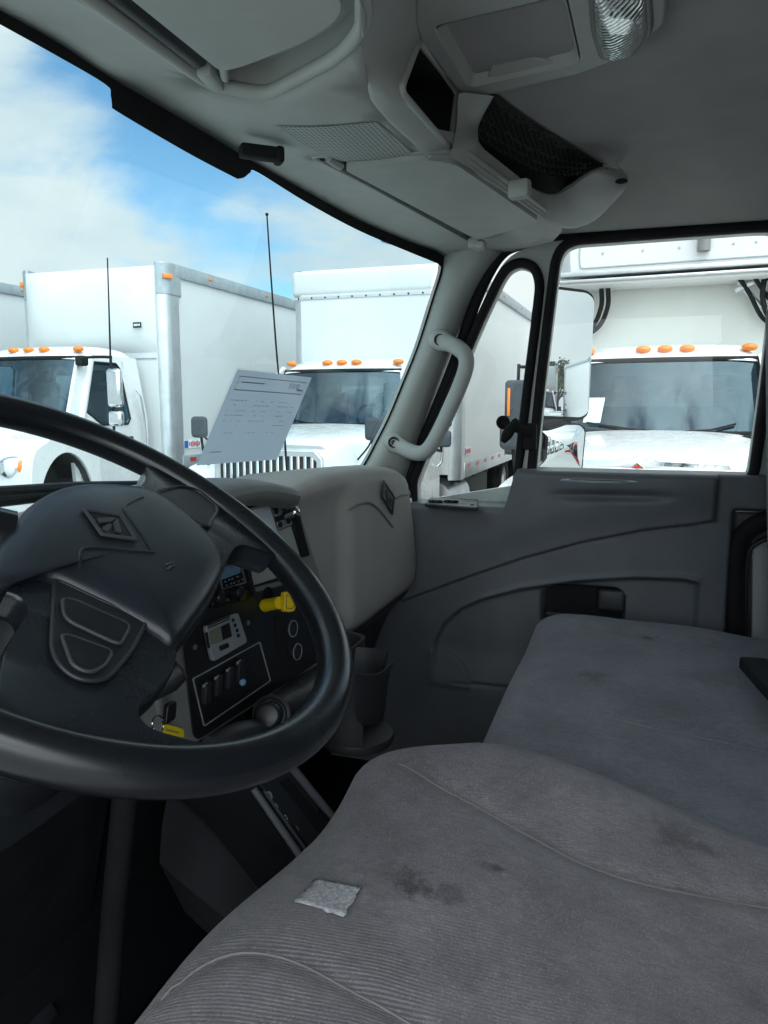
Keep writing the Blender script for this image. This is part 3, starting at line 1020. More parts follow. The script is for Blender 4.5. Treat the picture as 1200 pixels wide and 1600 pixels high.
# painted window frame with two openings
FX = 0.957
fr_o = rounded([at(*p, X=FX) for p in [(640, 800), (655, 752), (745, 500), (768, 440), (796, 397), (850, 378), (1000, 365), (1235, 348), (1260, 420), (1225, 800)]], [0, .02, .1, .08, .06, .05, .0, .04, .05, 0], 4)
qg = [(653, 790), (653, 752), (700, 640), (756, 505), (786, 442), (796, 426), (812, 418), (830, 424), (836, 445), (830, 500), (812, 640), (797, 790)]
mg = [(838, 744), (848, 640), (862, 520), (876, 410), (884, 392), (900, 384), (1050, 373), (1180, 364), (1206, 364), (1212, 378), (1204, 460), (1188, 600), (1168, 745), (1000, 745)]
qgl = rounded([at(*p, X=FX) for p in qg], [0, .012, .2, .2, .02, .012, .012, .012, .02, .2, .2, 0], 4)
mgl = rounded([at(*p, X=FX) for p in mg], [.02, .2, .2, .03, .015, .02, .2, .02, .01, .01, .05, .2, .02, 0], 4)
bm = NB()
holed(bm, fr_o, [qgl, mgl], (0.03, 0, 0))
obj('window_frame', bm, M['trim_frame'], door, bevel=0.004, bseg=3, smooth=50)
def seal(loop, px_w, x, name='glass_seal'):
    c = sum(loop, Vector()) / len(loop)
    bm = NB()
    tube(bm, loop, 0.0135, 10, closed=True, flat=0.85, ref=Vector((1, 0, 0)))
    return obj(name, bm, M['rubber'], door, smooth=70)
def scaled(loop, dx):
    """loop moved outwards by dx in its own plane"""
    n = len(loop)
    res = []
    area = sum(loop[i].y * loop[(i + 1) % n].z - loop[(i + 1) % n].y * loop[i].z for i in range(n))
    sg = 1 if area > 0 else -1
    for i in range(n):
        t = (loop[(i + 1) % n] - loop[i - 1])
        t.normalize()
        res.append(loop[i] + Vector((0, t.z, -t.y)) * dx * sg)
    return res
seal([p + Vector((-0.002, 0, 0)) for p in scaled(mgl, 0.012)], 12, FX)
seal([p + Vector((-0.002, 0, 0)) for p in scaled(qgl, 0.012)], 12, FX)
def pane(loop, x):
    bm = NB()
    bm.faces.new([bm.verts.new((x, p.y, p.z)) for p in loop])
    return bm
obj('window_glass', pane(scaled(mgl, 0.006), FX + 0.014), M['glass_side'], door, smooth=0)
obj('quarter_glass', pane(scaled(qgl, 0.006), FX + 0.014), M['glass_side'], door, smooth=0)
# vent latch on the quarter glass
bm = NB()
box(bm, at(829, 682, X=0.94), (0.022, 0.030, 0.062), None, 0.004)
la = obj('quarter_latch', bm, M['rubber'], door)
bm = NB()
a, b = at(786, 690, X=0.915), at(808, 655, X=0.915)
tube(bm, catmull([a, a.lerp(b, 0.45) + Vector((-0.004, 0, 0)), b], 5), [0.007, 0.009, 0.011, 0.0125, 0.013, 0.013, 0.012, 0.011, 0.010, 0.009, 0.006][:11], 12)
tube(bm, [at(805, 668, X=0.917), at(829, 676, X=0.93)], 0.011, 10)
obj('latch_lever', bm, M['rubber'], la, smooth=70)
bm = NB()
lathe(bm, [(0.0165, -0.006), (0.0165, 0.004), (0.012, 0.006), (0.010, 0.002), (0.001, 0.001)], at(786, 660, X=0.955), (-1, -0.2, 0), 24)
obj('latch_knob', bm, M['rubber'], la, smooth=60)

# outer mirror on the door
MX = 1.30
mh = [at(*p, X=MX) for p in [(869, 452), (885, 448), (916, 457), (927, 466), (928, 480), (922, 640), (915, 651), (900, 654), (858, 648), (855, 640)]]
nrm = Vector((-0.62, -0.785, 0.0)).normalized()
mc = sum(mh, Vector()) / len(mh)
def mp_(px, py, c, n): return onp(px, py, c, n)
ml = rounded([mp_(*p, mc, nrm) for p in [(853, 453), (868, 452), (917, 458), (928, 468), (919, 644), (908, 652), (858, 650), (834, 649)]], [.02, 0, .015, .015, .02, .015, 0, .02], 4)
bm = NB()
c_ = sum(ml, Vector()) / len(ml)
loft(bm, [[c_ + (p - c_) * 1.05 - nrm * 0.002 for p in ml], [c_ + (p - c_) * 1.07 - nrm * 0.02 for p in ml], [c_ + (p - c_) * 0.8 - nrm * 0.07 for p in ml]], closed=True, cap=True)
side = obj('side_mirror', bm, M['rubber'], door, smooth=50)
bm = NB()
bm.faces.new([bm.verts.new(p + nrm * 0.002) for p in ml])
obj('mirror_glass', bm, M['mirror_glass'], side, smooth=0)
cl_ = rounded([mp_(*p, mc, nrm) for p in [(832, 664), (905, 664), (914, 672), (908, 738), (826, 742)]], [.02, .01, .02, .02, .02], 4)
cv = sum(cl_, Vector()) / len(cl_)
bm = NB()
rows = [[cv + (p - cv) * s_ + nrm * h_ for p in cl_] for s_, h_ in ((1.0, 0.0), (0.85, 0.006), (0.65, 0.012), (0.4, 0.017), (0.2, 0.0195), (0.02, 0.0205))]
loft(bm, rows, closed=True)
obj('convex_glass', bm, M['mirror_glass'], side, smooth=80)
bm = NB()
loft(bm, [[cv + (p - cv) * 1.07 - nrm * 0.0015 for p in cl_], [cv + (p - cv) * 1.1 - nrm * 0.02 for p in cl_], [cv + (p - cv) * 0.8 - nrm * 0.06 for p in cl_]], closed=True, cap=True)
obj('convex_housing', bm, M['rubber'], side, smooth=50)
bm = NB()
za = mc.z - 0.185
tube(bm, [mc - nrm * 0.03 + Vector((0, 0, 0.05)), mc - nrm * 0.03 + Vector((0, 0, -0.30))], 0.012, 10)
tube(bm, [Vector((mc.x, mc.y, za)) - nrm * 0.02, Vector((1.16, 0.262, za - 0.004)), Vector((1.03, 0.262, za - 0.01))], 0.014, 10)
obj('mirror_arm', bm, M['rubber'], side, smooth=70)
bm = NB()
holed(bm, [(1.005, 0.60, 1.0), (1.005, 0.60, 1.74), (1.005, 0.29, 1.80), (1.005, -0.30, 1.80), (1.005, -0.30, 1.0)], [], (0.02, 0, 0))
obj('door_skin', bm, M['white'], door)

# dark kick panel ahead of the door
bm = NB()
holed(bm, [(0.934, 0.50, 1.05), (0.934, 0.82, 1.05), (0.934, 0.82, 1.82), (0.934, 0.575, 1.74), (0.934, 0.50, 1.70)], [], (0.02, 0, 0))
obj('kick_panel', bm, M['slate'], cab_root)
# ================================================================ dashboard
dash = thing('dashboard', 'grey and black dashboard with radio, gauges, cup holder and closed glovebox', 'dashboard', (0.3, 0.6, 1.55))
# --- glovebox side: lofted fascia
def gx_end(z): return interp([(1.55, 0.885), (1.62, 0.883), (1.845, 0.800), (1.9, 0.79)], z)
def gtop(s): return interp([(0, 1.872), (0.25, 1.884), (0.55, 1.877), (0.75, 1.870), (0.9, 1.858), (0.97, 1.845), (1.0, 1.825)], s)
rows = []
NS = 60
for i in range(NS + 1):
    s = i / NS
    zt = gtop(s)
    zb = 1.556 + 0.03 * sstep(0.5, 0.0, s) + 0.012 * sstep(0.93, 1.0, s)
    row = []
    prof = [(0.70, zb + 0.03), (0.56, zb + 0.012), (0.53, zb), (0.515, zb + 0.004), (0.506, zb + 0.02)]
    for t in [0.15, 0.3, 0.45, 0.6, 0.75, 0.86]:
        prof.append((0.500 + 0.006 * (t - 0.5) ** 2 * 4, lerp(zb, zt, t)))
    prof += [(0.503, zt - 0.03), (0.508, zt - 0.014), (0.518, zt - 0.005), (0.535, zt), (0.57, zt + 0.001), (0.66, zt - 0.008), (0.80, zt - 0.05)]
    for yy, z in prof:
        x = lerp(0.16, gx_end(z), s)
        if yy < 0.54:
            yy += 0.020 * sstep(0.435, 0.385, x) * sstep(1.865, 1.82, z)
            yy += 0.012 * sstep(0.95, 1.0, s) ** 2
        row.append((x, yy, z))
    rows.append(row)
gl = obj('glovebox', loft(NB(), rows), M['taupe'], dash, smooth=60)
# end strip beside the door
bm = NB()
st = rounded([Vector((0.80, 0.52, 1.835)), Vector((0.835, 0.52, 1.80)), Vector((0.925, 0.52, 1.60)), Vector((0.925, 0.52, 1.565)), Vector((0.89, 0.52, 1.565)), Vector((0.80, 0.52, 1.80))], 0.01, 3)
prism(bm, st, (0.0, 0.12, 0))
obj('end_trim', bm, M['dash_grey'], dash, bevel=0.004)
# diamond emblem and chevron groove
def gp(px, py, y=0.4995): return at(px, py, Y=y)
dia = [gp(598, 750), gp(615, 776), gp(612, 805), gp(595, 776)]
cd = sum(dia, Vector()) / 4
bm = NB()
holed(bm, [cd + (p - cd) * 1.0 for p in dia], [[cd + (p - cd) * 0.80 for p in dia]], (0, -0.004, 0))
em = obj('emblem', bm, M['dark'], gl, bevel=0.0008)
bm = NB()
prism(bm, [cd + (p - cd) * 0.80 + Vector((0, 0.0005, 0)) for p in dia], (0, -0.0022, 0))
obj('emblem_field', bm, M['dash_grey'], em)
def dl(u, v):      # inside the diamond: u along its width, v along its height
    return cd + (dia[1] - dia[3]) * 0.5 * u + (dia[0] - dia[2]) * 0.5 * v + Vector((0, -0.003, 0))
def road(bm, f, th):
    prism(bm, [f(-0.42, -0.18), f(-0.26, -0.34), f(-0.02, 0.12), f(-0.02, 0.48), f(-0.10, 0.40)], th)
    prism(bm, [f(0.42, -0.18), f(0.26, -0.34), f(0.02, 0.12), f(0.02, 0.48), f(0.10, 0.40)], th)
    prism(bm, [f(-0.10, -0.55), f(0.10, -0.55), f(0.05, -0.10), f(-0.05, -0.10)], th)
bm = NB(); road(bm, dl, (0, -0.0015, 0))
obj('emblem_sign', bm, M['dark'], em)
bm = NB()
tube(bm, catmull([gp(546, 797), gp(562, 788), gp(578, 786), gp(590, 794), gp(602, 808), gp(614, 824)], 5), 0.0022, 6)
tube(bm, catmull([gp(637, 773, .503), gp(628, 774), gp(619, 779)], 4), 0.0022, 6)
obj('chevron_groove', bm, M['dash_grey'], gl)
# dark lower fascia
rows = []
for x in (0.28, 0.45, 0.65, 0.80, 0.90):
    rows.append([(x, 0.535, 1.575), (x, 0.530, 1.55), (x, 0.545, 1.515), (x, 0.585, 1.49), (x, 0.62, 1.40), (x, 0.68, 1.2), (x, 0.76, 1.05)])
obj('lower_fascia', loft(NB(), rows), M['black'], dash, smooth=60, subsurf=1)
bm = NB()
prism(bm, [(-0.84, 0.60, 1.86), (0.18, 0.60, 1.86), (0.18, 0.60, 1.2), (-0.84, 0.60, 1.2)], (0, 0.15, 0))
obj('dash_core', bm, M['black'], dash)

# --- wing panel
W0 = at(455, 765, X=0.15); W1 = at(300, 1150, X=-0.12); W2_ = at(520, 1000, Y=0.47)
WN = (W1 - W0).cross(W2_ - W0).normalized()
if WN.y > 0: WN = -WN
def wp(px, py, h=0.0): return onp(px, py, W0 + WN * h, WN)
def wpoly(l, h=0.0, r=0.0, n=4):
    P = [wp(*p, h) for p in l]
    return rounded(P, r, n) if r else P
bm = NB()
prism(bm, wpoly([(245, 760), (452, 758), (462, 768), (486, 850), (513, 935), (532, 1005), (500, 1040), (300, 1168), (262, 1172), (248, 1100)], 0, [0, .02, .02, .1, .1, .02, .02, .015, .015, 0]), -WN * 0.06)
wing = obj('centre_panel', bm, M['dash_grey'], dash, bevel=0.006, bseg=3)
# hood above the panel
rows = []
for t in range(13):
    s = t / 12
    x = lerp(-0.30, 0.155, s)
    z = 1.902 - 0.028 * sstep(0.55, 1.0, s) - 0.012 * sstep(0.45, 0.0, s)
    e = sstep(0.88, 1.0, s)
    rows.append([(x, 0.475 + 0.03 * e, z - 0.030), (x, 0.455 + 0.045 * e, z - 0.024), (x, 0.448 + 0.05 * e, z - 0.010), (x, 0.462 + 0.04 * e, z + 0.004 - 0.006 * e), (x, 0.50, z + 0.006 - 0.008 * e), (x, 0.60, z + 0.004), (x, 0.78, z - 0.05)])
obj('instrument_hood', loft(NB(), rows), M['dash_grey'], dash, smooth=60, subsurf=1)
# left part of the dash behind the wheel
rows = []
for x in (-0.86, -0.7, -0.5, -0.32, -0.27):
    rows.append([(x, 0.53, 1.60), (x, 0.51, 1.70), (x, 0.50, 1.84), (x, 0.46, 1.872), (x, 0.462, 1.888), (x, 0.50, 1.896), (x, 0.62, 1.89), (x, 0.80, 1.84)])
obj('instrument_binnacle', loft(NB(), rows), M['dark'], dash, smooth=60, subsurf=1)
# dark lower trim under the binnacle
bm = NB()
prism(bm, [(-0.84, 0.55, 1.62), (-0.2, 0.55, 1.62), (-0.2, 0.62, 1.3), (-0.84, 0.62, 1.3)], (0, 0.1, 0))
obj('knee_panel', bm, M['black'], dash, bevel=0.01)

# display bay: recess with plate, paper label, mount
bay = wpoly([(372, 792), (456, 769), (484, 868), (436, 880), (446, 905), (396, 918)], 0.0008, [.004, .008, .006, .004, .004, .004])
bm = NB(); prism(bm, bay, WN * 0.001)
by = obj('display_bay', bm, M['rubber'], wing)
bm = NB(); prism(bm, wpoly([(372, 799), (440, 780), (470, 878), (440, 900), (396, 914)], 0.002), WN * 0.002)
obj('metal_plate', bm, M['beige'], by, bevel=0.0005)
bm = NB(); prism(bm, wpoly([(376, 801), (421, 790), (434, 836), (395, 846)], 0.0045), WN * 0.0004)
obj('paper_label', bm, M['paper'], by)
bm = NB(); prism(bm, wpoly([(424, 796), (445, 788), (455, 820), (434, 829)], 0.0045, .004), WN * 0.004)
mt = obj('mount_bracket', bm, M['rubber'], by, bevel=0.001)
for pl in ([(425, 797), (444, 789), (447.5, 800), (428.5, 808)], [(431, 816), (451, 808), (454.5, 819), (434.5, 828)]):
    bm = NB(); prism(bm, wpoly(pl, 0.0086, .002), WN * 0.003)
    obj('bracket_plate', bm, M['steel'], mt, bevel=0.0008)
for px, py in ((430, 799), (443.5, 793.5), (436.5, 820), (450, 814)):
    bm = NB()
    lathe(bm, [(0.0042, 0), (0.0042, 0.003), (0.002, 0.0032), (0.0005, 0.002)], wp(px, py, 0.0116), WN, 12)
    obj('bolt', bm, M['rubber'], mt)
bm = NB()
c = wp(460, 800, 0.02)
ball(bm, c, 0.0085, seg=20)
tube(bm, [wp(441, 808, 0.012), c], 0.0055, 10)
obj('ball_stud', bm, M['chrome'], mt, smooth=70)
bm = NB(); prism(bm, wpoly([(458, 800), (466, 800), (482, 866), (470, 872)], 0.001, .004), WN * 0.0012)
obj('bay_slot', bm, M['black_gloss'], by)

# black insert with radio, module, switches, knob column
bm = NB(); prism(bm, wpoly([(292, 898), (388, 872), (398, 925), (470, 905), (512, 955), (524, 1005), (492, 1037), (309, 1156), (300, 1150), (283, 1010)], 0.0005, [.01, .006, .006, .02, .02, .01, .008, .008, .008, .0]), WN * 0.002)
ins = obj('switch_insert', bm, M['black'], wing, bevel=0.001)
bm = NB(); prism(bm, wpoly([(318, 897), (377, 876), (391, 934), (325, 951)], 0.003, .004), WN * 0.008)
rad_ = obj('radio', bm, M['black_gloss'], ins, bevel=0.0015)
bm = NB(); prism(bm, wpoly([(344, 890), (372.5, 879.5), (376.5, 894), (344, 907)], 0.0113, .001), WN * 0.0006)
obj('radio_screen', bm, M['screen_blue'], rad_)
bm = NB(); holed(bm, wpoly([(340, 888), (376, 877), (385, 911), (346, 922)], 0.0113, .003), [wpoly([(343, 890), (374, 880), (382, 909), (348, 920)], 0.0113, .003)], WN * 0.0006)
obj('screen_border', bm, M['steel'], rad_)
bm = NB()
random.seed(3)
for px, py in ((352, 909), (358, 906), (363, 904.5), (371, 901), (354, 915), (361, 912), (366, 910.5), (373, 908), (379, 905), (333, 943), (340, 941), (348, 939), (356, 937)):
    box(bm, wp(px, py, 0.0118), (0.0042, 0.0012, 0.0018), None, 0.0003)
obj('radio_button', bm, M['module'], rad_)
for px, py in ((366, 925), (336, 933)):
    bm = NB()
    lathe(bm, [(0.0085, 0), (0.0085, 0.010), (0.0065, 0.012), (0.0005, 0.012)], wp(px, py, 0.0113), WN, 20)
    obj('radio_knob', bm, M['black'], rad_)
# module with lcd
bm = NB(); prism(bm, wpoly([(315, 978), (366, 956), (381, 1003), (327, 1034)], 0.003, .006), WN * 0.007)
mo = obj('control_module', bm, M['module'], ins, bevel=0.0015)
bm = NB(); prism(bm, wpoly([(326, 987), (358, 972.5), (362.5, 995), (329.5, 1008)], 0.0102, .0015), WN * 0.0005)
obj('lcd_screen', bm, M['lcd'], mo)
bm = NB()
prism(bm, wpoly([(345, 979), (358, 973), (362, 994), (348, 1000)], 0.0108), WN * 0.0003)
for l in ([(323, 977), (358, 962), (358.6, 964), (323.6, 979)], [(323.5, 981), (359, 966), (359.4, 967.5), (324, 982.5)], [(320, 989), (324, 987.5), (328, 1012), (324.5, 1013)],
          [(342, 1010), (356, 1004), (358, 1011), (344, 1017)]):
    prism(bm, wpoly(l, 0.0102), WN * 0.0006)
for px, py in ((364, 969), (367, 977), (370, 985), (372, 993)):
    ball(bm, wp(px, py, 0.0102), 0.0026, seg=8)
obj('module_button', bm, M['rubber'], mo)
for px, py in ((387, 973), (304, 1011)):
    bm = NB()
    lathe(bm, [(0.0035, 0), (0.0035, 0.0015), (0.0005, 0.0018)], wp(px, py, 0.0028), WN, 12)
    obj('screw', bm, M['steel'], ins)
# rocker panel: frame line and four rockers, one lit blue
bm = NB(); holed(bm, wpoly([(300, 1060), (406, 1002), (423, 1064), (318, 1136)], 0.0028, .003), [wpoly([(302, 1061.2), (405, 1004.4), (421.4, 1063.4), (319, 1133.6)], 0.0028, .003)], WN * 0.001)
obj('panel_edge', bm, M['module'], ins)
for n_, (px, py) in enumerate(((322, 1082), (340, 1070), (358, 1058), (374, 1046))):
    bm = NB()
    u_ = (wp(px + 8, py - 5) - wp(px, py)).normalized(); v_ = WN.cross(u_).normalized()
    rot = Matrix((u_, v_, WN)).transposed()
    box(bm, wp(px, py, 0.007), (0.012, 0.028, 0.009), rot @ Matrix.Rotation(R(10), 3, 'X'), 0.002)
    rk = obj('rocker_switch', bm, M['dark'], ins)
    bm = NB()
    box(bm, wp(px, py, 0.0118) + v_ * 0.010, (0.009, 0.004, 0.0012), rot @ Matrix.Rotation(R(10), 3, 'X'), 0.0004)
    obj('rocker_cap', bm, M['module'], rk)
bm = NB(); ball(bm, wp(379, 1066, 0.006), 0.005, seg=12)
obj('indicator', bm, M['screen_blue'], ins)
# knob column
bm = NB(); lathe(bm, [(0.012, 0), (0.012, 0.002), (0.0105, 0.002), (0.0105, 0.0005), (0.0005, 0.0005)], wp(418, 930, 0.002), WN, 24)
obj('knob_socket', bm, M['rubber'], ins)
k0, k1 = wp(413, 946, 0.006), wp(413, 946, 0.006) + (wp(437, 942, 0.039) - wp(413, 946, 0.006))
ka = (k1 - k0).normalized()
kl = (k1 - k0).length
bm = NB()
lathe(bm, [(0.0088, 0.0), (0.0096, 0.003), (0.0086, 0.006), (0.0086, kl)], k0, ka, 20)
kn = obj('parking_brake_knob', bm, M['yellow'], ins, smooth=50, label='yellow push pull parking brake knob')
ku, kv, _ = frame_of(ka)
hc = k1
tri = rounded([onp(438, 924, hc, ka), onp(446, 927, hc, ka), onp(457, 950, hc, ka), onp(453, 957, hc, ka), onp(438, 956, hc, ka)], .004, 4)
bm = NB(); prism(bm, tri, ka * 0.009)
obj('knob_head', bm, M['yellow'], kn, bevel=0.0015)
bm = NB(); holed(bm, [hc + (p - hc) * 0.0 + (p - sum(tri, Vector()) / len(tri)) * 0.72 + (sum(tri, Vector()) / len(tri) - hc) - ka * 0.0003 + ka * 0.0094 for p in tri], [[(p - sum(tri, Vector()) / len(tri)) * 0.60 + sum(tri, Vector()) / len(tri) + ka * 0.0091 for p in tri]], ka * 0.0004)
obj('knob_mark', bm, M['tan'], kn)
bm = NB(); prism(bm, wpoly([(428, 962), (441, 958), (452, 1030), (446, 1043), (437, 1043)], 0.0025, .006), WN * 0.0012)
obj('lever_slot', bm, M['rubber'], ins)
for px, py in ((455, 982), (462, 1018)):
    bm = NB(); lathe(bm, [(0.0125, 0), (0.0125, 0.0035), (0.0105, 0.0035), (0.0105, 0.001), (0.0005, 0.001)], wp(px, py, 0.0025), WN, 24)
    g_ = obj('air_gauge', bm, M['dark'], ins)
    bm = NB(); lathe(bm, [(0.0128, 0.003), (0.0128, 0.0042), (0.0114, 0.0042), (0.0114, 0.003)], wp(px, py, 0.0025), WN, 24, cap=False)
    obj('gauge_ring', bm, M['module'], g_)

# gear lever pod below the panel
bm = NB()
c = at(468, 1100, Y=0.455)
pts = [at(520, 1062, Y=0.50), at(497, 1078, Y=0.478), at(470, 1098, Y=0.455), at(440, 1110, Y=0.435), at(424, 1116, Y=0.424)]
tube(bm, catmull(pts, 5), [0.028, 0.034, 0.038, 0.040, 0.040, 0.040, 0.039, 0.038, 0.037, 0.036, 0.034, 0.032, 0.030, 0.028, 0.027, 0.026, 0.025, 0.0245, 0.024, 0.0235, 0.023][:21], 20)
pod = obj('lever_pod', bm, M['black'], dash, smooth=70)
ax = (pts[-1] - pts[-2]).normalized()
bm = NB(); lathe(bm, [(0.0235, -0.004), (0.0245, 0.002), (0.021, 0.004), (0.018, 0.001)], pts[-1], ax, 28, cap=False)
obj('pod_rim', bm, M['dark'], pod)
bm = NB(); lathe(bm, [(0.016, -0.01), (0.0165, 0.016), (0.0155, 0.021), (0.012, 0.0225), (0.0005, 0.0228)], pts[-1], ax, 28)
obj('lever_knob', bm, M['black'], pod, smooth=60)
bm = NB()
tube(bm, catmull([at(330, 1168, Y=0.44), at(360, 1150, Y=0.435), at(398, 1142, Y=0.43), at(430, 1150, Y=0.44), at(450, 1175, Y=0.46)], 5), 0.014, 10)
obj('boot_rim', bm, M['dark'], dash, smooth=70)

# cup holder
cup_c = at(566, 1085, Y=0.42)
bm = NB()
a0, a1 = R(-28), R(248)
u_ = Vector((1, 0, 0)); v_ = Vector((0, 1, 0))
CX, CY, ZT, ZB_ = 0.262, 0.435, 1.560, 1.440
def arcpts(r, z, n=36, s=R(-30), e=R(210), cx=CX, cy=CY): return [Vector((cx + r * math.cos(lerp(s, e, i / n)), cy + r * math.sin(lerp(s, e, i / n)), z)) for i in range(n + 1)]
rows = [arcpts(0.060, ZB_), arcpts(0.062, ZB_ + 0.05), arcpts(0.064, ZT - 0.01), arcpts(0.072, ZT + 0.012), arcpts(0.070, ZT + 0.015), arcpts(0.058, ZT - 0.01), arcpts(0.056, ZB_ + 0.012)]
loft(bm, rows)
cup = obj('cup_holder', bm, M['console_dark'], dash, smooth=60)
bm = NB(); lathe(bm, [(0.060, -0.006), (0.064, 0.002), (0.062, 0.010), (0.056, 0.012), (0.001, 0.012)], (CX, CY, ZB_), (0, 0, 1), 36)
obj('cup_base', bm, M['console_dark'], cup, smooth=50)
# front wall with a flared, pointed lip at the right
lipo = [(548, 1046, .40), (575, 1052, .39), (592, 1050, .385), (603, 1040, .385), (618, 1024, .39)]
mid_ = [(548, 1060, .405), (575, 1068, .395), (590, 1070, .392), (598, 1066, .392), (602, 1056, .392)]
bot_ = [(548, 1130, .405), (572, 1138, .397), (586, 1136, .395), (594, 1128, .395), (600, 1112, .395)]
bm = NB()
loft(bm, [[at(p[0], p[1], Y=p[2]) for p in l] for l in (lipo, mid_, bot_)])
obj('cup_lip', bm, M['console_dark'], cup, smooth=60, solid=0.005, subsurf=2)
bm = NB()
bx = [Vector((0.235, 0.50, 1.61)), Vector((0.385, 0.50, 1.61))]
ro = rounded([Vector((0.21, 0.46, 1.578)), Vector((0.39, 0.46, 1.578)), Vector((0.39, 0.53, 1.590)), Vector((0.21, 0.53, 1.590))], 0.022, 5)
ri = [sum(ro, Vector()) / len(ro) + (p - sum(ro, Vector()) / len(ro)) * 0.88 for p in ro]
loft(bm, [[p + Vector((0, 0, -0.12)) for p in ro], ro, ri, [p + Vector((0, 0, -0.05)) for p in ri]], closed=True)
bm.faces.new([bm.verts.new(p + Vector((0, 0, -0.05))) for p in ri])
obj('rear_cup', bm, M['console_dark'], cup, smooth=50)

# engine cover with the selector gate on top
cons = thing('gear_console', 'dark grey engine cover console with numbered gear selector gate beside the driver seat', 'console', (0.0, 0.42, 1.05))
def cl(px, py, x): return at(px, py, X=x)
top = [cl(388, 1212, -0.03), cl(415, 1258, -0.03), cl(447, 1312, -0.03), cl(480, 1366, -0.03), cl(540, 1460, -0.03)]
tip = [cl(452, 1190, 0.075), cl(478, 1226, 0.075), cl(507, 1268, 0.075), cl(540, 1312, 0.075), cl(600, 1390, 0.075)]
crz = [cl(262, 1236, -0.125), cl(300, 1262, -0.125), cl(338, 1302, -0.125), cl(395, 1374, -0.125), cl(450, 1446, -0.125)]
bot = [cl(249, 1348, -0.17), cl(290, 1385, -0.17), cl(338, 1423, -0.17), cl(400, 1474, -0.17), cl(470, 1530, -0.17)]
bm = NB()
def seq(l): return catmull(l, 4)
loft(bm, [[p + Vector((0.05, 0, -0.10)) for p in seq(bot)], seq(bot), [a.lerp(b, 0.5) + Vector((-0.004, 0, 0)) for a, b in zip(seq(bot), seq(crz))], [a.lerp(b, 0.93) for a, b in zip(seq(bot), seq(crz))],
          [a.lerp(b, 1.0) + Vector((-0.006, -0.003, 0.002)) for a, b in zip(seq(bot), seq(crz))], [a.lerp(b, 0.12) for a, b in zip(seq(crz), seq(top))], [a.lerp(b, 0.9) + Vector((-0.003, 0, 0.002)) for a, b in zip(seq(crz), seq(top))], seq(top), seq(tip),
          [p + Vector((0.02, 0, -0.01)) for p in seq(tip)], [p + Vector((0.05, 0, -0.06)) for p in seq(tip)], [Vector((p.x + 0.06, p.y, 1.10)) for p in seq(tip)]])
co_ = obj('console_body', bm, M['console_side'], cons, smooth=50)
tn = (top[2] - top[0]).cross(tip[0] - top[0]).normalized()
if tn.z < 0: tn = -tn
def tp(px, py, h=0.0): return onp(px, py, top[1] + tn * h, tn)
bm = NB(); prism(bm, [tp(*p, 0.003) for p in [(402, 1226), (455, 1200), (548, 1318), (500, 1352)]], tn * 0.004)
gate = obj('selector_gate', bm, M['dark'], cons, bevel=0.001)
bm = NB()
tube(bm, [tp(396, 1232, 0.010), tp(494, 1374, 0.010)], 0.005, 8)
tube(bm, [tp(412, 1236, 0.008), tp(500, 1360, 0.008)], 0.0025, 8)
tube(bm, [tp(455, 1198, 0.010), tp(556, 1322, 0.010)], 0.0065, 8)
obj('gate_rail', bm, M['slate'], gate, smooth=70)
bm = NB(); prism(bm, [tp(*p, 0.0075) for p in [(436, 1222), (450, 1214), (520, 1300), (508, 1312)]], tn * 0.0006)
obj('gate_slot', bm, M['rubber'], gate)
bm = NB()
lx = (tp(470, 1285) - tp(432, 1232)).normalized()      # along the gate, towards the rear
lu = (-lx)
gx_ = lu.cross(tn).normalized()
for s_, px, py in (('4', 433, 1264), ('2', 448, 1282), ('1', 466, 1299)):
    lettering(bm, s_, tp(px, py, 0.0078), gx_, lu, 0.0105)
o_ = tp(421, 1243, 0.0078)
uu = lx; vv = gx_
ring_o = [o_ + (uu * math.cos(a) + vv * math.sin(a)) * 0.0056 for a in (2 * math.pi * i / 24 for i in range(24))]
ring_i = [o_ + (uu * math.cos(a) + vv * math.sin(a)) * 0.0046 for a in (2 * math.pi * i / 24 for i in range(24))]
holed(bm, ring_o, [ring_i], tn * 0.0003)
lettering(bm, 'D', o_ - gx_ * 0.0026 - lu * 0.0026, gx_, lu, 0.0075)
obj('gate_numbers', bm, M['mark'], gate)
# ================================================================ steering wheel
WC = Vector((-0.404, 0.409, 1.883))
NW = Vector((0, -0.546, 0.837)).normalized()
UX, UY = Vector((1, 0, 0)), Vector((0, 0.837, 0.546)).normalized()
sw_ = thing('steering_wheel', 'black steering wheel with padded hub, diamond emblem and horn buttons', 'steering wheel', WC)
def wl(x, y, h=0.0): return WC + UX * x + UY * y + NW * h
def wz(a, b, h=0.0):      # pixel -> wheel plane raised by h
    return onp(a * 0.46667, b * 0.46667 + 620, WC + NW * h, NW)
RW = 0.222
bm = NB()
tube(bm, [wl(RW * math.cos(a), RW * math.sin(a)) for a in (2 * math.pi * i / 120 for i in range(120))], 0.0160, 22, closed=True, ref=NW)
rim_ = obj('rim', bm, None, sw_, smooth=80)
k = NT('worn_black_wheel_cover')
n1 = k.noise(14, 4, 0.5)
n2 = k.noise(9, 5, 0.6)
k.set(Base_Color=k.mix(k.mr(n2, 0.35, 0.75), (0.006, 0.007, 0.009), (0.012, 0.0135, 0.0165)))
k.l(k.mr(n1, 0.3, 0.7, 0.18, 0.30), k.b.inputs['Roughness'])
k.bump(k.noise(900, 3), 0.06, 0.0004)
M['wheel'] = k.m
k = NT('worn_hub_pad')
n1 = k.noise(70, 8, 0.7)
n2 = k.noise(12, 6, 0.6)
c0 = k.mix(k.mr(n2, 0.35, 0.7), (0.009, 0.0115, 0.016), (0.014, 0.018, 0.0245))
k.set(Base_Color=k.mix(k.mr(n1, 0.6, 0.85, 0, 0.15), c0, (0.055, 0.06, 0.068)))
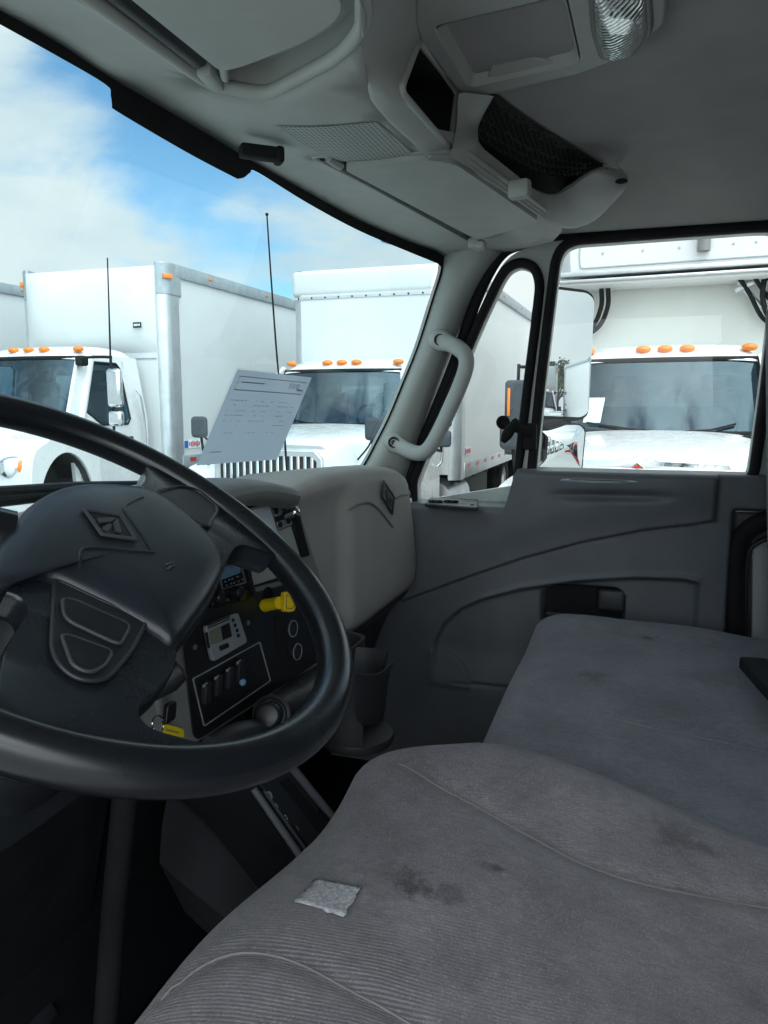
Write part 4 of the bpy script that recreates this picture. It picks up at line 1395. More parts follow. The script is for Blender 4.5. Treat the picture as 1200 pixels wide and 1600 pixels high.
k.l(k.mr(n2, 0.3, 0.7, 0.30, 0.44), k.b.inputs['Roughness'])
k.bump(k.noise(700, 3, 0.6), 0.22, 0.0006)
M['pad'] = k.m
rim_.data.materials.append(M['wheel'])
M['spoke'] = solid_mat('satin_black_spoke', (0.010, 0.0125, 0.016), 0.28, grain=0.05, gscale=900, var=0.08)
# spokes and lower hub: one traced body
body = [(-0.125, -0.190), (-0.113, -0.158), (-0.105, -0.134), (-0.085, -0.128), (-0.060, -0.128), (-0.035, -0.117), (-0.015, -0.107), (0.02, -0.098), (0.06, -0.085), (0.105, -0.066), (0.15, -0.047), (0.180, -0.042), (0.198, -0.056), (0.212, -0.066), (0.219, -0.03), (0.221, 0.02), (0.212, 0.066), (0.202, 0.092), (0.190, 0.098), (0.172, 0.082), (0.14, 0.069), (0.10, 0.080), (0.044, 0.080), (-0.008, 0.064), (-0.05, 0.045), (-0.085, 0.020), (-0.103, -0.006), (-0.096, -0.022), (-0.106, -0.037), (-0.143, -0.058), (-0.178, -0.090), (-0.198, -0.104), (-0.175, -0.140)]
CU, CV, CH = (EYE - WC).dot(UX), (EYE - WC).dot(UY), (EYE - WC).dot(NW)      # the eye in the wheel's frame
body = [(x + (CU - x) * 0.0065 / CH, y + (CV - y) * 0.0065 / CH) for x, y in body]
edge_px = [(700, 1200), (610, 1166), (540, 1146), (490, 1122), (462, 1088), (466, 1050), (500, 1014), (545, 972), (578, 925), (590, 880), (592, 846)]
low_edge = []
for a_, b_ in edge_px:
    d_ = wz(a_, b_, 0.0055) - WC
    low_edge.append((d_.dot(UX), d_.dot(UY)))
body = low_edge + body[7:]
bl = catmull([(x, y, 0) for x, y in body], 4, closed=True)
cen = Vector((0.02, -0.03, 0))
bm = NB()
rows = []
for s_, h in ((0.96, -0.018), (0.99, -0.015), (1.0, -0.011), (1.0, -0.006), (1.0, 0.0), (0.997, 0.0035), (0.990, 0.0057), (0.978, 0.0070)):
    rows.append([wl(*(cen + (p - cen) * s_).xy, h) for p in bl])
loft(bm, rows, closed=True)
bm.verts.ensure_lookup_table()
topv = set(bm.verts[len(bm.verts) - len(bl):])
r_ = bmesh.ops.triangle_fill(bm, use_beauty=True, use_dissolve=False, edges=[e for e in bm.edges if e.is_boundary and e.verts[0] in topv and e.verts[1] in topv])
spk = obj('spokes', bm, M['spoke'], sw_, smooth=50)
# extra spoke at the left, outside the picture
bm = NB()
tube(bm, [wl(-0.06, 0.03, -0.012), wl(-0.14, 0.10, -0.008), wl(-0.19, 0.13, -0.002)], [0.035, 0.028, 0.022], 12, flat=0.5)
obj('spokes', bm, M['wheel'], sw_, smooth=70)
# padded cover
PADP = [(-60, 640), (0, 655), (55, 622), (100, 606), (170, 610), (300, 668), (430, 738), (520, 790), (575, 826), (606, 806), (640, 760), (700, 672), (738, 600), (748, 556), (732, 505), (690, 452), (600, 372), (530, 325), (470, 303), (330, 292), (200, 308), (90, 368), (20, 450), (-40, 540)]
pl = catmull([(a, b, 0) for a, b in PADP], 3, closed=True)
def loc2(p):
    d = p - WC
    return Vector((d.dot(UX), d.dot(UY), 0))
P0 = [loc2(wz(p.x, p.y, 0.010)) for p in pl]
cp = sum(P0, Vector()) / len(P0)
bm = NB()
rows = []
for s_, h in ((1.0, -0.008), (1.0, 0.005), (0.994, 0.0085), (0.97, 0.0125), (0.90, 0.0155), (0.75, 0.0182), (0.55, 0.0198), (0.3, 0.0206), (0.05, 0.021)):
    rows.append([wl(*(cp + (p - cp) * s_).xy, h) for p in P0])
loft(bm, rows, closed=True, cap=True)
pad = obj('hub_pad', bm, M['pad'], sw_, smooth=60)
def hp(p):        # height of the pad's face at a local point
    best = 1.0
    d = Vector((p.x, p.y, 0)) - cp
    lo, hi = 0.0, 1.0
    # ratio of the point's distance to the outline along its direction
    ang = math.atan2(d.y, d.x)
    rmax = min(P0, key=lambda q_: abs((math.atan2((q_ - cp).y, (q_ - cp).x) - ang + math.pi) % (2 * math.pi) - math.pi))
    f = d.length / max(1e-6, (rmax - cp).length)
    return interp([(0.05, 0.021), (0.3, 0.0206), (0.55, 0.0198), (0.75, 0.0182), (0.90, 0.0155), (0.97, 0.0125), (1.0, 0.006)], f)
def padp(a, b, lift=0.0):
    l = loc2(wz(a, b, 0.019))
    l = loc2(wz(a, b, hp(l)))
    return wl(l.x, l.y, hp(l) + lift)
# emblem
ed = [padp(268, 378), padp(405, 400), padp(460, 490), padp(334, 472)]
ec = sum(ed, Vector()) / 4
bm = NB()
holed(bm, [p + NW * 0.001 for p in ed], [[ec + (p - ec) * 0.80 + NW * 0.001 for p in ed]], NW * 0.0022)
e_ = obj('emblem', bm, M['console_dark'], pad, bevel=0.0008)
bm = NB(); prism(bm, [ec + (p - ec) * 0.82 - NW * 0.001 for p in ed], NW * 0.0028)
obj('emblem_field', bm, M['black_gloss'], e_)
def el2(u, v): return ec + (ed[2] - ed[0]) * 0.5 * u + (ed[1] - ed[3]) * 0.5 * v + NW * 0.002
def el3(u, v): return el2(v, u)
bm = NB(); road(bm, el2, NW * 0.0016)
obj('emblem_sign', bm, M['console_dark'], e_)
# pressed lines on the cover
bm = NB()
for l in ([(478, 336), (445, 350), (415, 372), (440, 412), (480, 468), (516, 522)], [(262, 586), (266, 545), (276, 512), (330, 506), (400, 512), (516, 522)]):
    tube(bm, catmull([padp(a, b, 0.0) for a, b in l], 5), 0.0013, 8)
obj('pressed_line', bm, M['pad'], pad, smooth=70)
# small worn scar
bm = NB()
for a, b in ((562, 560), (574, 556), (570, 568), (580, 566), (566, 574)):
    ball(bm, padp(a, b, 0.0), 0.0018, (1.6, 1, 0.5), 8)
obj('scuff_mark', bm, M['console_dark'], pad)
# button bezel in the lower spoke
def bz(a, b, h=0.0085): return wz(a, b, h)
bo = rounded([bz(178, 618), bz(330, 690), bz(488, 758), bz(430, 870), bz(345, 962), bz(250, 955), bz(190, 905), bz(168, 850)], [.006, .02, .008, .02, .014, .016, .016, .01], 4)
bm = NB(); prism(bm, bo, NW * 0.003)
bzl = obj('button_bezel', bm, M['black'], sw_, bevel=0.001)
bcen = sum(bo, Vector()) / len(bo)
bm = NB(); tube(bm, [p + NW * 0.002 for p in bo], 0.0017, 8, closed=True)
obj('bezel_edge', bm, M['dark'], bzl, smooth=70)
for l, r__ in (([(206, 680), (240, 682), (438, 768), (402, 832), (370, 822), (214, 748)], [.006, .008, .008, .008, .006, .008]), ([(204, 802), (230, 802), (378, 856), (350, 905), (300, 930), (240, 905)], [.006, .008, .006, .012, .012, .012])):
    P_ = rounded([bz(*p, 0.0120) for p in l], r__, 4)
    bm = NB(); prism(bm, P_, NW * 0.002)
    b_ = obj('horn_button', bm, M['black_gloss'], bzl, bevel=0.0012)
    bm = NB(); tube(bm, [p + NW * 0.0008 for p in P_], 0.0014, 8, closed=True)
    obj('button_edge', bm, M['console_dark'], b_, smooth=70)
# blank switch pocket in the right spoke
pk = rounded([bz(518, 322, 0.0078), bz(600, 302, 0.0078), bz(662, 314, 0.0078), bz(722, 368, 0.0078), bz(726, 386, 0.0078), bz(694, 440, 0.0078), bz(660, 428, 0.0078), bz(580, 372, 0.0078)], [.006, .02, .014, .012, .008, .008, .006, .02], 4)
bm = NB(); prism(bm, pk, NW * 0.0012)
po = obj('switch_pocket', bm, M['black'], sw_)
bm = NB(); tube(bm, [p + NW * 0.0008 for p in pk], 0.0022, 8, closed=True)
obj('pocket_edge', bm, M['spoke'], po, smooth=70)
# column behind the wheel, stalk, shaft
cb = thing('steering_column', 'black steering column shroud with stalk and bare shaft behind the wheel', 'steering column', WC - NW * 0.2)
bm = NB()
tube(bm, [WC - NW * 0.025, WC - NW * 0.06, WC - NW * 0.10, WC - NW * 0.22], [0.05, 0.065, 0.075, 0.07], 24)
col_ = obj('shroud', bm, M['black'], cb, smooth=60)
bm = NB()
a, b = at(232, 1080, Y=0.50), at(284, 1046, Y=0.47)
tube(bm, [a, a.lerp(b, 0.6), b], [0.014, 0.017, 0.012], 12, flat=0.7)
obj('stalk', bm, M['dark'], cb, smooth=70)
bm = NB()
tube(bm, [at(205, 1190, Y=0.46), at(195, 1245, Y=0.47), at(180, 1400, Y=0.5), at(163, 1640, Y=0.5)], [0.012, 0.0125, 0.013, 0.013], 16)
obj('shaft', bm, M['floor'], cb, smooth=70)
# ignition key with yellow tag
key = thing('ignition_key', 'black headed key on a ring with a small yellow tag hanging from the ignition', 'key', at(255, 1125, Y=0.50))
def kp(px, py, y=0.50): return at(px, py, Y=y)
bm = NB(); prism(bm, rounded([kp(256, 1100), kp(270, 1094), kp(268, 1122), kp(252, 1133)], .004, 4), (0, -0.006, 0))
obj('key_head', bm, M['black'], key, bevel=0.001)
bm = NB(); tube(bm, [kp(247 + 9 * math.cos(t), 1132 + 14 * math.sin(t), 0.493) for t in (2 * math.pi * i / 20 for i in range(20))], 0.0010, 8, closed=True)
obj('key_ring', bm, M['chrome'], key)
bm = NB(); prism(bm, rounded([kp(252, 1130), kp(276, 1136), kp(286, 1140), kp(286, 1152), kp(255, 1147)], .003, 3), (0, -0.0012, 0))
obj('key_tag', bm, M['yellow'], key)
bm = NB()
tube(bm, [kp(259, 1140, 0.4982), kp(279, 1145, 0.4982)], 0.0008, 6)
obj('tag_mark', bm, M['ink'], key)
# pedal low in the footwell
ped = thing('brake_pedal', 'dark brake pedal low in the black driver footwell', 'pedal', at(10, 1580, Y=0.62))
bm = NB()
box(bm, at(8, 1590, Y=0.62), (0.10, 0.02, 0.08), Matrix.Rotation(R(-35), 3, 'X'), 0.008, 3)
obj('pedal_pad', bm, M['dark'], ped)
bm = NB()
tube(bm, [at(8, 1590, Y=0.63), Vector((-0.55, 0.72, 1.5))], 0.012, 8)
obj('pedal_arm', bm, M['dark'], ped)
# ================================================================ seats
def seat_mat(name, lo, hi, stains, rib_centre, rib_r):
    k = NT(name)
    vec = k.coord()
    big = k.noise(5.5, 6, 0.62, vec)
    med = k.noise(26, 7, 0.7, vec, 0.4)
    fine = k.noise(520, 3, 0.8, vec)
    fib = k.noise(190, 5, 0.8, k.coord((1.0, 0.35, 1.0), (0, 0, R(25))))
    c = k.mix(k.mr(big, 0.30, 0.70), lo, hi)
    c = k.mix(k.mr(med, 0.45, 0.78, 0.0, 0.26), c, tuple(x * 0.55 for x in lo))
    c = k.mix(k.mr(med, 0.52, 0.25, 0.0, 0.24), c, tuple(min(1, x * 1.35) for x in hi))
    c = k.mix(k.mr(fib, 0.35, 0.75, 0.0, 0.75), c, k.mix(0.5, c, (0.02, 0.021, 0.024)))
    c = k.mix(k.mr(fine, 0.48, 0.80, 0.0, 0.65), c, tuple(min(1, x * 1.9) for x in hi))
    geo = k.n('ShaderNodeTexCoord')
    warp = k.noise(75, 7, 0.75, vec)
    for (p, r, a) in stains:
        d = k.n('ShaderNodeVectorMath', operation='DISTANCE')
        k.l(geo.outputs['Object'], d.inputs[0])
        d.inputs[1].default_value = p
        e = k.ma('ADD', k.ma('DIVIDE', d.outputs['Value'], r), k.ma('MULTIPLY', k.ma('SUBTRACT', warp, 0.5), 3.0))
        c = k.mix(k.mr(e, 1.15, 0.2, 0.0, a * 0.8), c, (0.018, 0.019, 0.023))
    wv = k.n('ShaderNodeTexWave', wave_type='BANDS', bands_direction='X')
    wv.inputs['Scale'].default_value = 92
    wv.inputs['Distortion'].default_value = 1.2
    wv.inputs['Detail'].default_value = 2
    wv.inputs['Detail Scale'].default_value = 0.25
    k.l(k.coord((1, 1, 1), (0, 0, R(-8))), wv.inputs['Vector'])
    d = k.n('ShaderNodeVectorMath', operation='DISTANCE')
    k.l(geo.outputs['Object'], d.inputs[0])
    d.inputs[1].default_value = rib_centre
    pres = k.ma('MULTIPLY', k.mr(d.outputs['Value'], rib_r, rib_r * 0.45), k.mr(k.noise(14, 4, 0.6, vec), 0.3, 0.6, 0.35, 1.0))
    pres = k.ma('MAXIMUM', pres, k.mr(k.noise(6, 4, 0.6, vec), 0.35, 0.65, 0.03, 0.18))
    rib = k.ma('MULTIPLY', wv.outputs['Fac'], pres)
    c = k.mix(k.ma('MULTIPLY', k.ma('SUBTRACT', 1.0, wv.outputs['Fac']), k.ma('MULTIPLY', pres, 0.5)), c, (0.03, 0.03, 0.033))
    k.set(Base_Color=c, Roughness=0.95)
    k.b.inputs['Specular IOR Level'].default_value = 0.1
    k.b.inputs['Sheen Weight'].default_value = 0.25
    k.b.inputs['Sheen Roughness'].default_value = 0.45
    h = k.ma('ADD', k.ma('MULTIPLY', fine, 0.6), k.ma('ADD', k.ma('MULTIPLY', fib, 0.9), k.ma('MULTIPLY', rib, 0.9)))
    k.bump(h, 0.8, 0.0016)
    return k.m

# --- driver's seat
DS = Vector((-0.32, -0.1, 1.05))
def ds_top(x, y):
    """cushion surface"""
    z = 1.602 + 0.13 * max(-0.5, min(0.0, y - 0.16))
    # rolled front
    # right side bolster then drop
    e = sstep(-0.20, -0.075, x)
    z += 0.008 * e + 0.022 * sstep(-0.24, -0.09, x) * sstep(-0.12, 0.12, y)
    return z
def px_on_ds(px, py):
    p = at(px, py, Z=1.59)
    for _ in range(12):
        p = at(px, py, Z=ds_top(p.x, p.y))
    return p
SEAM = [px_on_ds(*p) for p in [(622, 1186), (655, 1204), (700, 1228), (760, 1260), (830, 1300), (900, 1338), (960, 1361), (1040, 1381), (1200, 1412), (1330, 1436)]]
SEAM2 = [px_on_ds(*p) for p in [(250, 1520), (300, 1496), (360, 1484), (420, 1490), (480, 1508), (560, 1545), (640, 1585), (740, 1640)]]
def dist_poly(p, poly):
    b = 9
    for a, c in zip(poly, poly[1:]):
        ab = (c - a).xy
        t = max(0, min(1, (p.xy - a.xy).dot(ab) / max(1e-9, ab.dot(ab))))
        b = min(b, (p.xy - a.xy - ab * t).length)
    return b
XL, XR, YB, YF = -0.66, -0.022, -0.42, 0.292
# plan outline as superellipse-ish rounded rectangle: map a polar-free grid (u,v) to it, last rings fall to the skirt
NU, NV = 120, 110
def plan(u, v):
    x = lerp(XL, XR, u); y = lerp(YB, YF, v)
    # the front corners are rounded and the right side bows
    fx = sstep(0.80, 1.0, u); fy = sstep(0.72, 1.0, v)
    x -= 0.085 * fx * fy ** 1.5
    y -= 0.045 * fy * sstep(0.78, 1.0, u) ** 1.5 + 0.02 * fy * sstep(0.2, 0.0, u)
    x -= 0.10 * fx * sstep(0.62, 0.10, v)
    y += 0.034 * fy * sstep(0.80, 0.35, u)
    return x, y
rows = []
for j in range(NV + 1):
    v = j / NV
    row = []
    for i in range(NU + 1):
        u = i / NU
        x, y = plan(u, v)
        z = ds_top(x, y)
        # round the right, left and front edges down
        t = max(0.0, (u - 0.80) / 0.20)
        z -= 0.055 * (1 - math.sqrt(max(0, 1 - t * t))) if t > 0 else 0
        t = max(0.0, (0.10 - u) / 0.10)
        z -= 0.05 * (1 - math.sqrt(max(0, 1 - t * t))) if t > 0 else 0
        t = max(0.0, (v - 0.88) / 0.12)
        z -= 0.055 * (1 - math.sqrt(max(0, 1 - t * t))) if t > 0 else 0
        p = Vector((x, y, z))
        d = dist_poly(p, SEAM)
        z -= 0.006 * math.exp(-(d / 0.010) ** 2)
        d2 = dist_poly(p, SEAM2)
        z -= 0.004 * math.exp(-(d2 / 0.009) ** 2)
        z += 0.004 * math.sin(x * 21 + 1.3) * math.sin(y * 17) * sstep(0, 0.2, u) * sstep(1, 0.8, u)
        row.append(Vector((x, y, z)))
    rows.append(row)
# skirts
def skirt(row, dx, dy):
    return [[p + Vector((dx * a, dy * a, -b)) for p in row] for a, b in ((0.006, 0.02), (0.008, 0.06), (0.002, 0.11))]
bm = NB()
loft(bm, rows)
loft(bm, [rows[-1]] + skirt(rows[-1], 0, 1))
loft(bm, [[r_[-1] for r_ in rows]] + skirt([r_[-1] for r_ in rows], 1, 0))
loft(bm, [[r_[0] for r_ in rows]] + skirt([r_[0] for r_ in rows], -1, 0))
bmesh.ops.remove_doubles(bm, verts=bm.verts[:], dist=1e-5)
ds = thing('driver_seat', "driver's seat in worn stained grey velour with ribbed front edge", 'seat', DS)
stains = []
for (px, py, r_, a) in ((640, 1378, 0.013, 0.8), (660, 1392, 0.012, 0.75), (625, 1372, 0.011, 0.6), (700, 1398, 0.013, 0.6), (770, 1362, 0.009, 0.85), (783, 1366, 0.006, 0.7), (590, 1340, 0.022, 0.35), (1060, 1310, 0.022, 0.5), (1100, 1330, 0.012, 0.4), (560, 1430, 0.025, 0.3), (690, 1500, 0.03, 0.25), (850, 1300, 0.02, 0.3), (1180, 1560, 0.012, 0.4), (610, 1380, 0.03, 0.3)):
    p = px_on_ds(px, py) - DS
    stains.append((tuple(p), r_ * 1.3, a))
rc = px_on_ds(380, 1600) - DS
sm = seat_mat('driver_seat_velour', (0.130, 0.117, 0.128), (0.248, 0.226, 0.238), stains, tuple(rc), 0.16)
cu = obj('cushion', bm, sm, ds, smooth=70)
M['thread'] = solid_mat('seat_thread', (0.21, 0.20, 0.20), 0.9, spec=0.1)
bm = NB()
def on_seat(p, lift): return Vector((p.x, p.y, ds_z(p.x, p.y) + lift))
def ds_z(x, y):
    best = min((abs(r_[i].x - x) + abs(r_[i].y - y), r_[i].z) for r_ in rows for i in range(0, len(r_)))
    return best[1]
s1 = catmull(SEAM, 3)
tube(bm, [on_seat(p, 0.0008) for p in s1], 0.0011, 6)
obj('seam', bm, M['thread'], cu)
bm = NB()
s2 = catmull(SEAM2, 3)
tube(bm, [on_seat(p, 0.0004) for p in s2], 0.0010, 6)
obj('seam', bm, M['thread'], cu)
bm = NB()
box(bm, (-0.34, -0.06, 1.38), (0.58, 0.62, 0.22), None, 0.03, 3)
box(bm, (-0.34, -0.06, 1.17), (0.46, 0.46, 0.22), None, 0.02, 2)
obj('seat_base', bm, M['black'], ds)
bm = NB()
box(bm, (-0.36, -0.37, 1.95), (0.56, 0.09, 0.85), Matrix.Rotation(R(-6), 3, 'X'), 0.04, 4)
obj('backrest', bm, sm, ds)

# patch on the cushion
pc = [px_on_ds(*p) for p in [(493, 1377), (528, 1381), (564, 1392), (552, 1416), (536, 1441), (500, 1430), (461, 1417), (478, 1395)]]
random.seed(5)
n_ = 9
rows_p = []
A_, B_, C_, D_ = px_on_ds(493, 1377), px_on_ds(563, 1391), px_on_ds(537, 1440), px_on_ds(461, 1416)
for j in range(n_ + 1):
    row = []
    for i in range(n_ + 1):
        p = A_.lerp(B_, i / n_).lerp(D_.lerp(C_, i / n_), j / n_)
        if i in (0, n_) or j in (0, n_):
            p = p + Vector((random.uniform(-1, 1), random.uniform(-1, 1), 0)) * 0.0012
        row.append(Vector((p.x, p.y, ds_z(p.x, p.y) + 0.0022 + random.uniform(0, 0.0008))))
    rows_p.append(row)
k = NT('pale_foam_patch')
fn = k.noise(330, 5, 0.8)
k.set(Base_Color=k.mix(k.mr(fn, 0.3, 0.75), (0.22, 0.22, 0.24), (0.62, 0.62, 0.64)), Roughness=0.95)
k.bump(fn, 0.8, 0.0015)
pat = obj('fabric_patch', loft(NB(), rows_p), k.m, None, smooth=60, solid=-0.0016, loc=A_)
tag(pat, "small pale grey fabric patch stuck on the driver's seat cushion", 'fabric patch')

# --- passenger bench
BS = Vector((0.33, -0.1, 1.05))
bs = thing('passenger_bench', 'bluish grey velour passenger bench seat by the far door', 'bench seat', BS)
BXL, BXR, BYB, BYF = -0.16, 0.872, -0.42, 0.205
def b_top(x, y):
    z = 1.540 + 0.06 * min(0, y - 0.1) + 0.006 * sstep(0.55, 0.75, x)
    return z
def px_on_b(px, py):
    p = at(px, py, Z=1.54)
    for _ in range(10):
        p = at(px, py, Z=b_top(p.x, p.y))
    return p
BSEAM = [px_on_b(*p) for p in [(846, 1092), (880, 1098), (940, 1112), (1020, 1132), (1110, 1150), (1210, 1172)]]
BSEAM2 = [px_on_b(*p) for p in [(880, 975), (920, 985), (975, 995), (1050, 1002), (1130, 1012)]]
BSEAM3 = [px_on_b(*p) for p in [(826, 1066), (860, 1052), (920, 1048), (1000, 1056), (1080, 1068), (1200, 1076)]]
rowsb = []
for j in range(91):
    v = j / 90
    row = []
    for i in range(141):
        u = i / 140
        x = lerp(BXL, BXR, u); y = lerp(BYB, BYF, v)
        f = sstep(0.86, 1.0, u) * sstep(0.75, 1.0, v)
        x -= 0.045 * f; y -= 0.055 * sstep(0.86, 1.0, u) ** 2 * sstep(0.7, 1.0, v)
        x -= 0.02 * sstep(0.86, 1, u) * sstep(0.5, 0.0, v)
        z = b_top(x, y)
        t = max(0, (u - 0.90) / 0.10)
        z -= 0.05 * (1 - math.sqrt(max(0, 1 - t * t)))
        t = max(0, (v - 0.90) / 0.10)
        z -= 0.045 * (1 - math.sqrt(max(0, 1 - t * t)))
        p = Vector((x, y, z))
        z -= 0.006 * math.exp(-(dist_poly(p, BSEAM) / 0.018) ** 2)
        z -= 0.002 * math.exp(-(dist_poly(p, BSEAM2) / 0.010) ** 2)
        z += 0.004 * math.exp(-(dist_poly(p, BSEAM3) / 0.03) ** 2)
        z += 0.003 * math.sin(x * 13) * math.sin(y * 19 + 0.6)
        row.append(Vector((x, y, z)))
    rowsb.append(row)
bm = NB()
loft(bm, rowsb)
loft(bm, [rowsb[-1]] + [[p + Vector((0, a, -b)) for p in rowsb[-1]] for a, b in ((0.003, 0.03), (0.0, 0.09), (-0.02, 0.17))])
loft(bm, [[r_[-1] for r_ in rowsb]] + [[p + Vector((a, 0, -b)) for p in [r_[-1] for r_ in rowsb]] for a, b in ((0.002, 0.03), (0.0, 0.10), (-0.01, 0.17))])
bmesh.ops.remove_doubles(bm, verts=bm.verts[:], dist=1e-5)
st = []
for (px, py, r_, a) in ((1010, 996, 0.010, 0.8), (1025, 995, 0.006, 0.9), (925, 1058, 0.02, 0.6), (1110, 1062, 0.05, 0.4), (970, 1020, 0.05, 0.25), (1050, 1110, 0.06, 0.3), (860, 1130, 0.05, 0.25)):
    st.append((tuple(px_on_b(px, py) - BS), r_ * 1.4, a))
bmat = seat_mat('bench_velour', (0.142, 0.148, 0.175), (0.225, 0.232, 0.268), st, (9, 9, 9), 0.1)
bc = obj('cushion', bm, bmat, bs, smooth=70)
bm = NB()
def bz_(x, y): return min((abs(p.x - x) + abs(p.y - y), p.z) for r_ in rowsb for p in r_)[1]
tube(bm, [Vector((p.x, p.y, bz_(p.x, p.y) + 0.0006)) for p in catmull(BSEAM, 3)], 0.0011, 6)
obj('seam', bm, M['thread'], bc)
bm = NB()
tube(bm, [Vector((p.x, p.y, bz_(p.x, p.y) + 0.0004)) for p in catmull(BSEAM2, 3)], 0.0009, 6)
obj('seam', bm, M['thread'], bc)
bm = NB()
box(bm, (0.34, -0.12, 1.24), (0.94, 0.52, 0.36), None, 0.02, 2)
obj('seat_base', bm, M['floor'], bs)
bm = NB()
box(bm, (0.36, -0.30, 1.86), (1.02, 0.11, 0.72), Matrix.Rotation(R(-4), 3, 'X'), 0.05, 5)
obj('backrest', bm, bmat, bs)

# belt buckle
bk = thing('seat_belt_buckle', 'black seat belt buckle with tan tip lying on the bluish bench cushion', 'belt buckle', at(1175, 1045, Z=1.55))
a, b = at(1176, 1036, Z=1.572), at(1240, 1104, Z=1.578)
ax_ = (b - a).normalized(); up__ = Vector((0, 0, 1)); sd_ = up__.cross(ax_).normalized(); up__ = ax_.cross(sd_)
rot = Matrix((ax_, sd_, up__)).transposed()
bm = NB()
box(bm, a.lerp(b, 0.5), ((b - a).length, 0.044, 0.022), rot, 0.005, 3)
bb = obj('buckle_body', bm, M['rubber'], bk)
bm = NB()
box(bm, a - ax_ * 0.001, (0.008, 0.024, 0.013), rot, 0.002)
obj('release_tab', bm, M['tan'], bb)

# paper taped to the windscreen
pw = [ws(371, 577, 0.03), ws(487, 590, 0.03), ws(433, 718, 0.03), ws(307, 727, 0.03)]
sheet = thing('paper_form', 'white printed form in a clear sleeve against the windscreen', 'paper', (pw[0] + pw[2]) / 2)
pn = (pw[1] - pw[0]).cross(pw[3] - pw[0]).normalized()
if pn.dot(EYE - pw[0]) < 0: pn = -pn
def pf(s, t, h=0.0): return pw[0].lerp(pw[1], s).lerp(pw[3].lerp(pw[2], s), t) + pn * h
bm = NB()
loft(bm, [[pf(s / 12, t / 12, 0.0) for s in range(13)] for t in range(13)])
obj('sheet', bm, M['form_paper'], sheet, solid=0)
bm = NB()
loft(bm, [[pf(-0.035 + 1.07 * s / 8, -0.02 + 1.06 * t / 8, 0.002) for s in range(9)] for t in range(9)])
obj('clear_sleeve', bm, glass_mat('clear_sleeve', (0.93, 0.95, 0.96), 0.5, 0.1), sheet)
bm = NB()
def bar(s0, s1, t, th):
    loft(bm, [[pf(s0, t, 0.0012), pf((s0 + s1) / 2, t, 0.0012), pf(s1, t, 0.0012)], [pf(s0, t + th, 0.0012), pf((s0 + s1) / 2, t + th, 0.0012), pf(s1, t + th, 0.0012)]])
def vbar(s, t0, t1, th):
    loft(bm, [[pf(s, t0, 0.0012), pf(s + th, t0, 0.0012)], [pf(s, t1, 0.0012), pf(s + th, t1, 0.0012)]])
bar(0.05, 0.94, 0.06, 0.008); bar(0.05, 0.94, 0.20, 0.010); vbar(0.05, 0.06, 0.2, 0.005); vbar(0.94, 0.06, 0.2, 0.005)
bar(0.10, 0.38, 0.115, 0.012)
for s in (0.72, 0.755, 0.785, 0.82, 0.85): vbar(s, 0.09, 0.15, 0.012)
bar(0.84, 0.93, 0.15, 0.02)
random.seed(11)
for t in (0.31, 0.36, 0.42, 0.47, 0.53, 0.58, 0.66):
    for s0 in (0.06, 0.36, 0.66):
        s = s0
        while s < s0 + 0.22:
            l_ = random.uniform(0.015, 0.06)
            if random.random() < 0.62:
                bar(s, s + l_, t, 0.006)
            s += l_ + 0.012
bar(0.08, 0.2, 0.86, 0.010)
obj('print', bm, solid_mat('pale_blue_grey_print', (0.36, 0.40, 0.47), 0.9, spec=0.1), sheet)
# ================================================================ the yard outside
k = NT('pale_worn_concrete')
v = k.coord()
c = k.mix(k.mr(k.noise(0.35, 6, 0.6, v), 0.3, 0.7), (0.34, 0.34, 0.33), (0.46, 0.46, 0.45))
c = k.mix(k.mr(k.noise(2.5, 7, 0.7, v), 0.55, 0.8, 0, 0.6), c, (0.12, 0.12, 0.118))
k.set(Base_Color=c, Roughness=0.9)
k.bump(k.noise(60, 4, 0.7, v), 0.4, 0.004)
bm = NB()
holed(bm, [(-600, -600, 0), (600, -600, 0), (600, 600, 0), (-600, 600, 0)], [])
g_ = obj('ground', bm, k.m, None, smooth=0)
g_['kind'] = 'structure'

def taillamps(): pass
def wheel(bm_t, bm_r, x, y, r, wd, out):
    lathe(bm_t, [(r * 0.60, -wd / 2), (r * 0.93, -wd / 2), (r, -wd * 0.36), (r, wd * 0.36), (r * 0.93, wd / 2), (r * 0.60, wd / 2)], (x, y, r), (0, out, 0), 36, cap=False)
    lathe(bm_r, [(r * 0.61, wd * 0.42), (r * 0.57, wd * 0.44), (r * 0.55, wd * 0.2), (r * 0.30, wd * 0.16), (r * 0.28, wd * 0.40), (r * 0.12, wd * 0.42), (0.001, wd * 0.42)], (x, y, r), (0, out, 0), 28, cap=False)

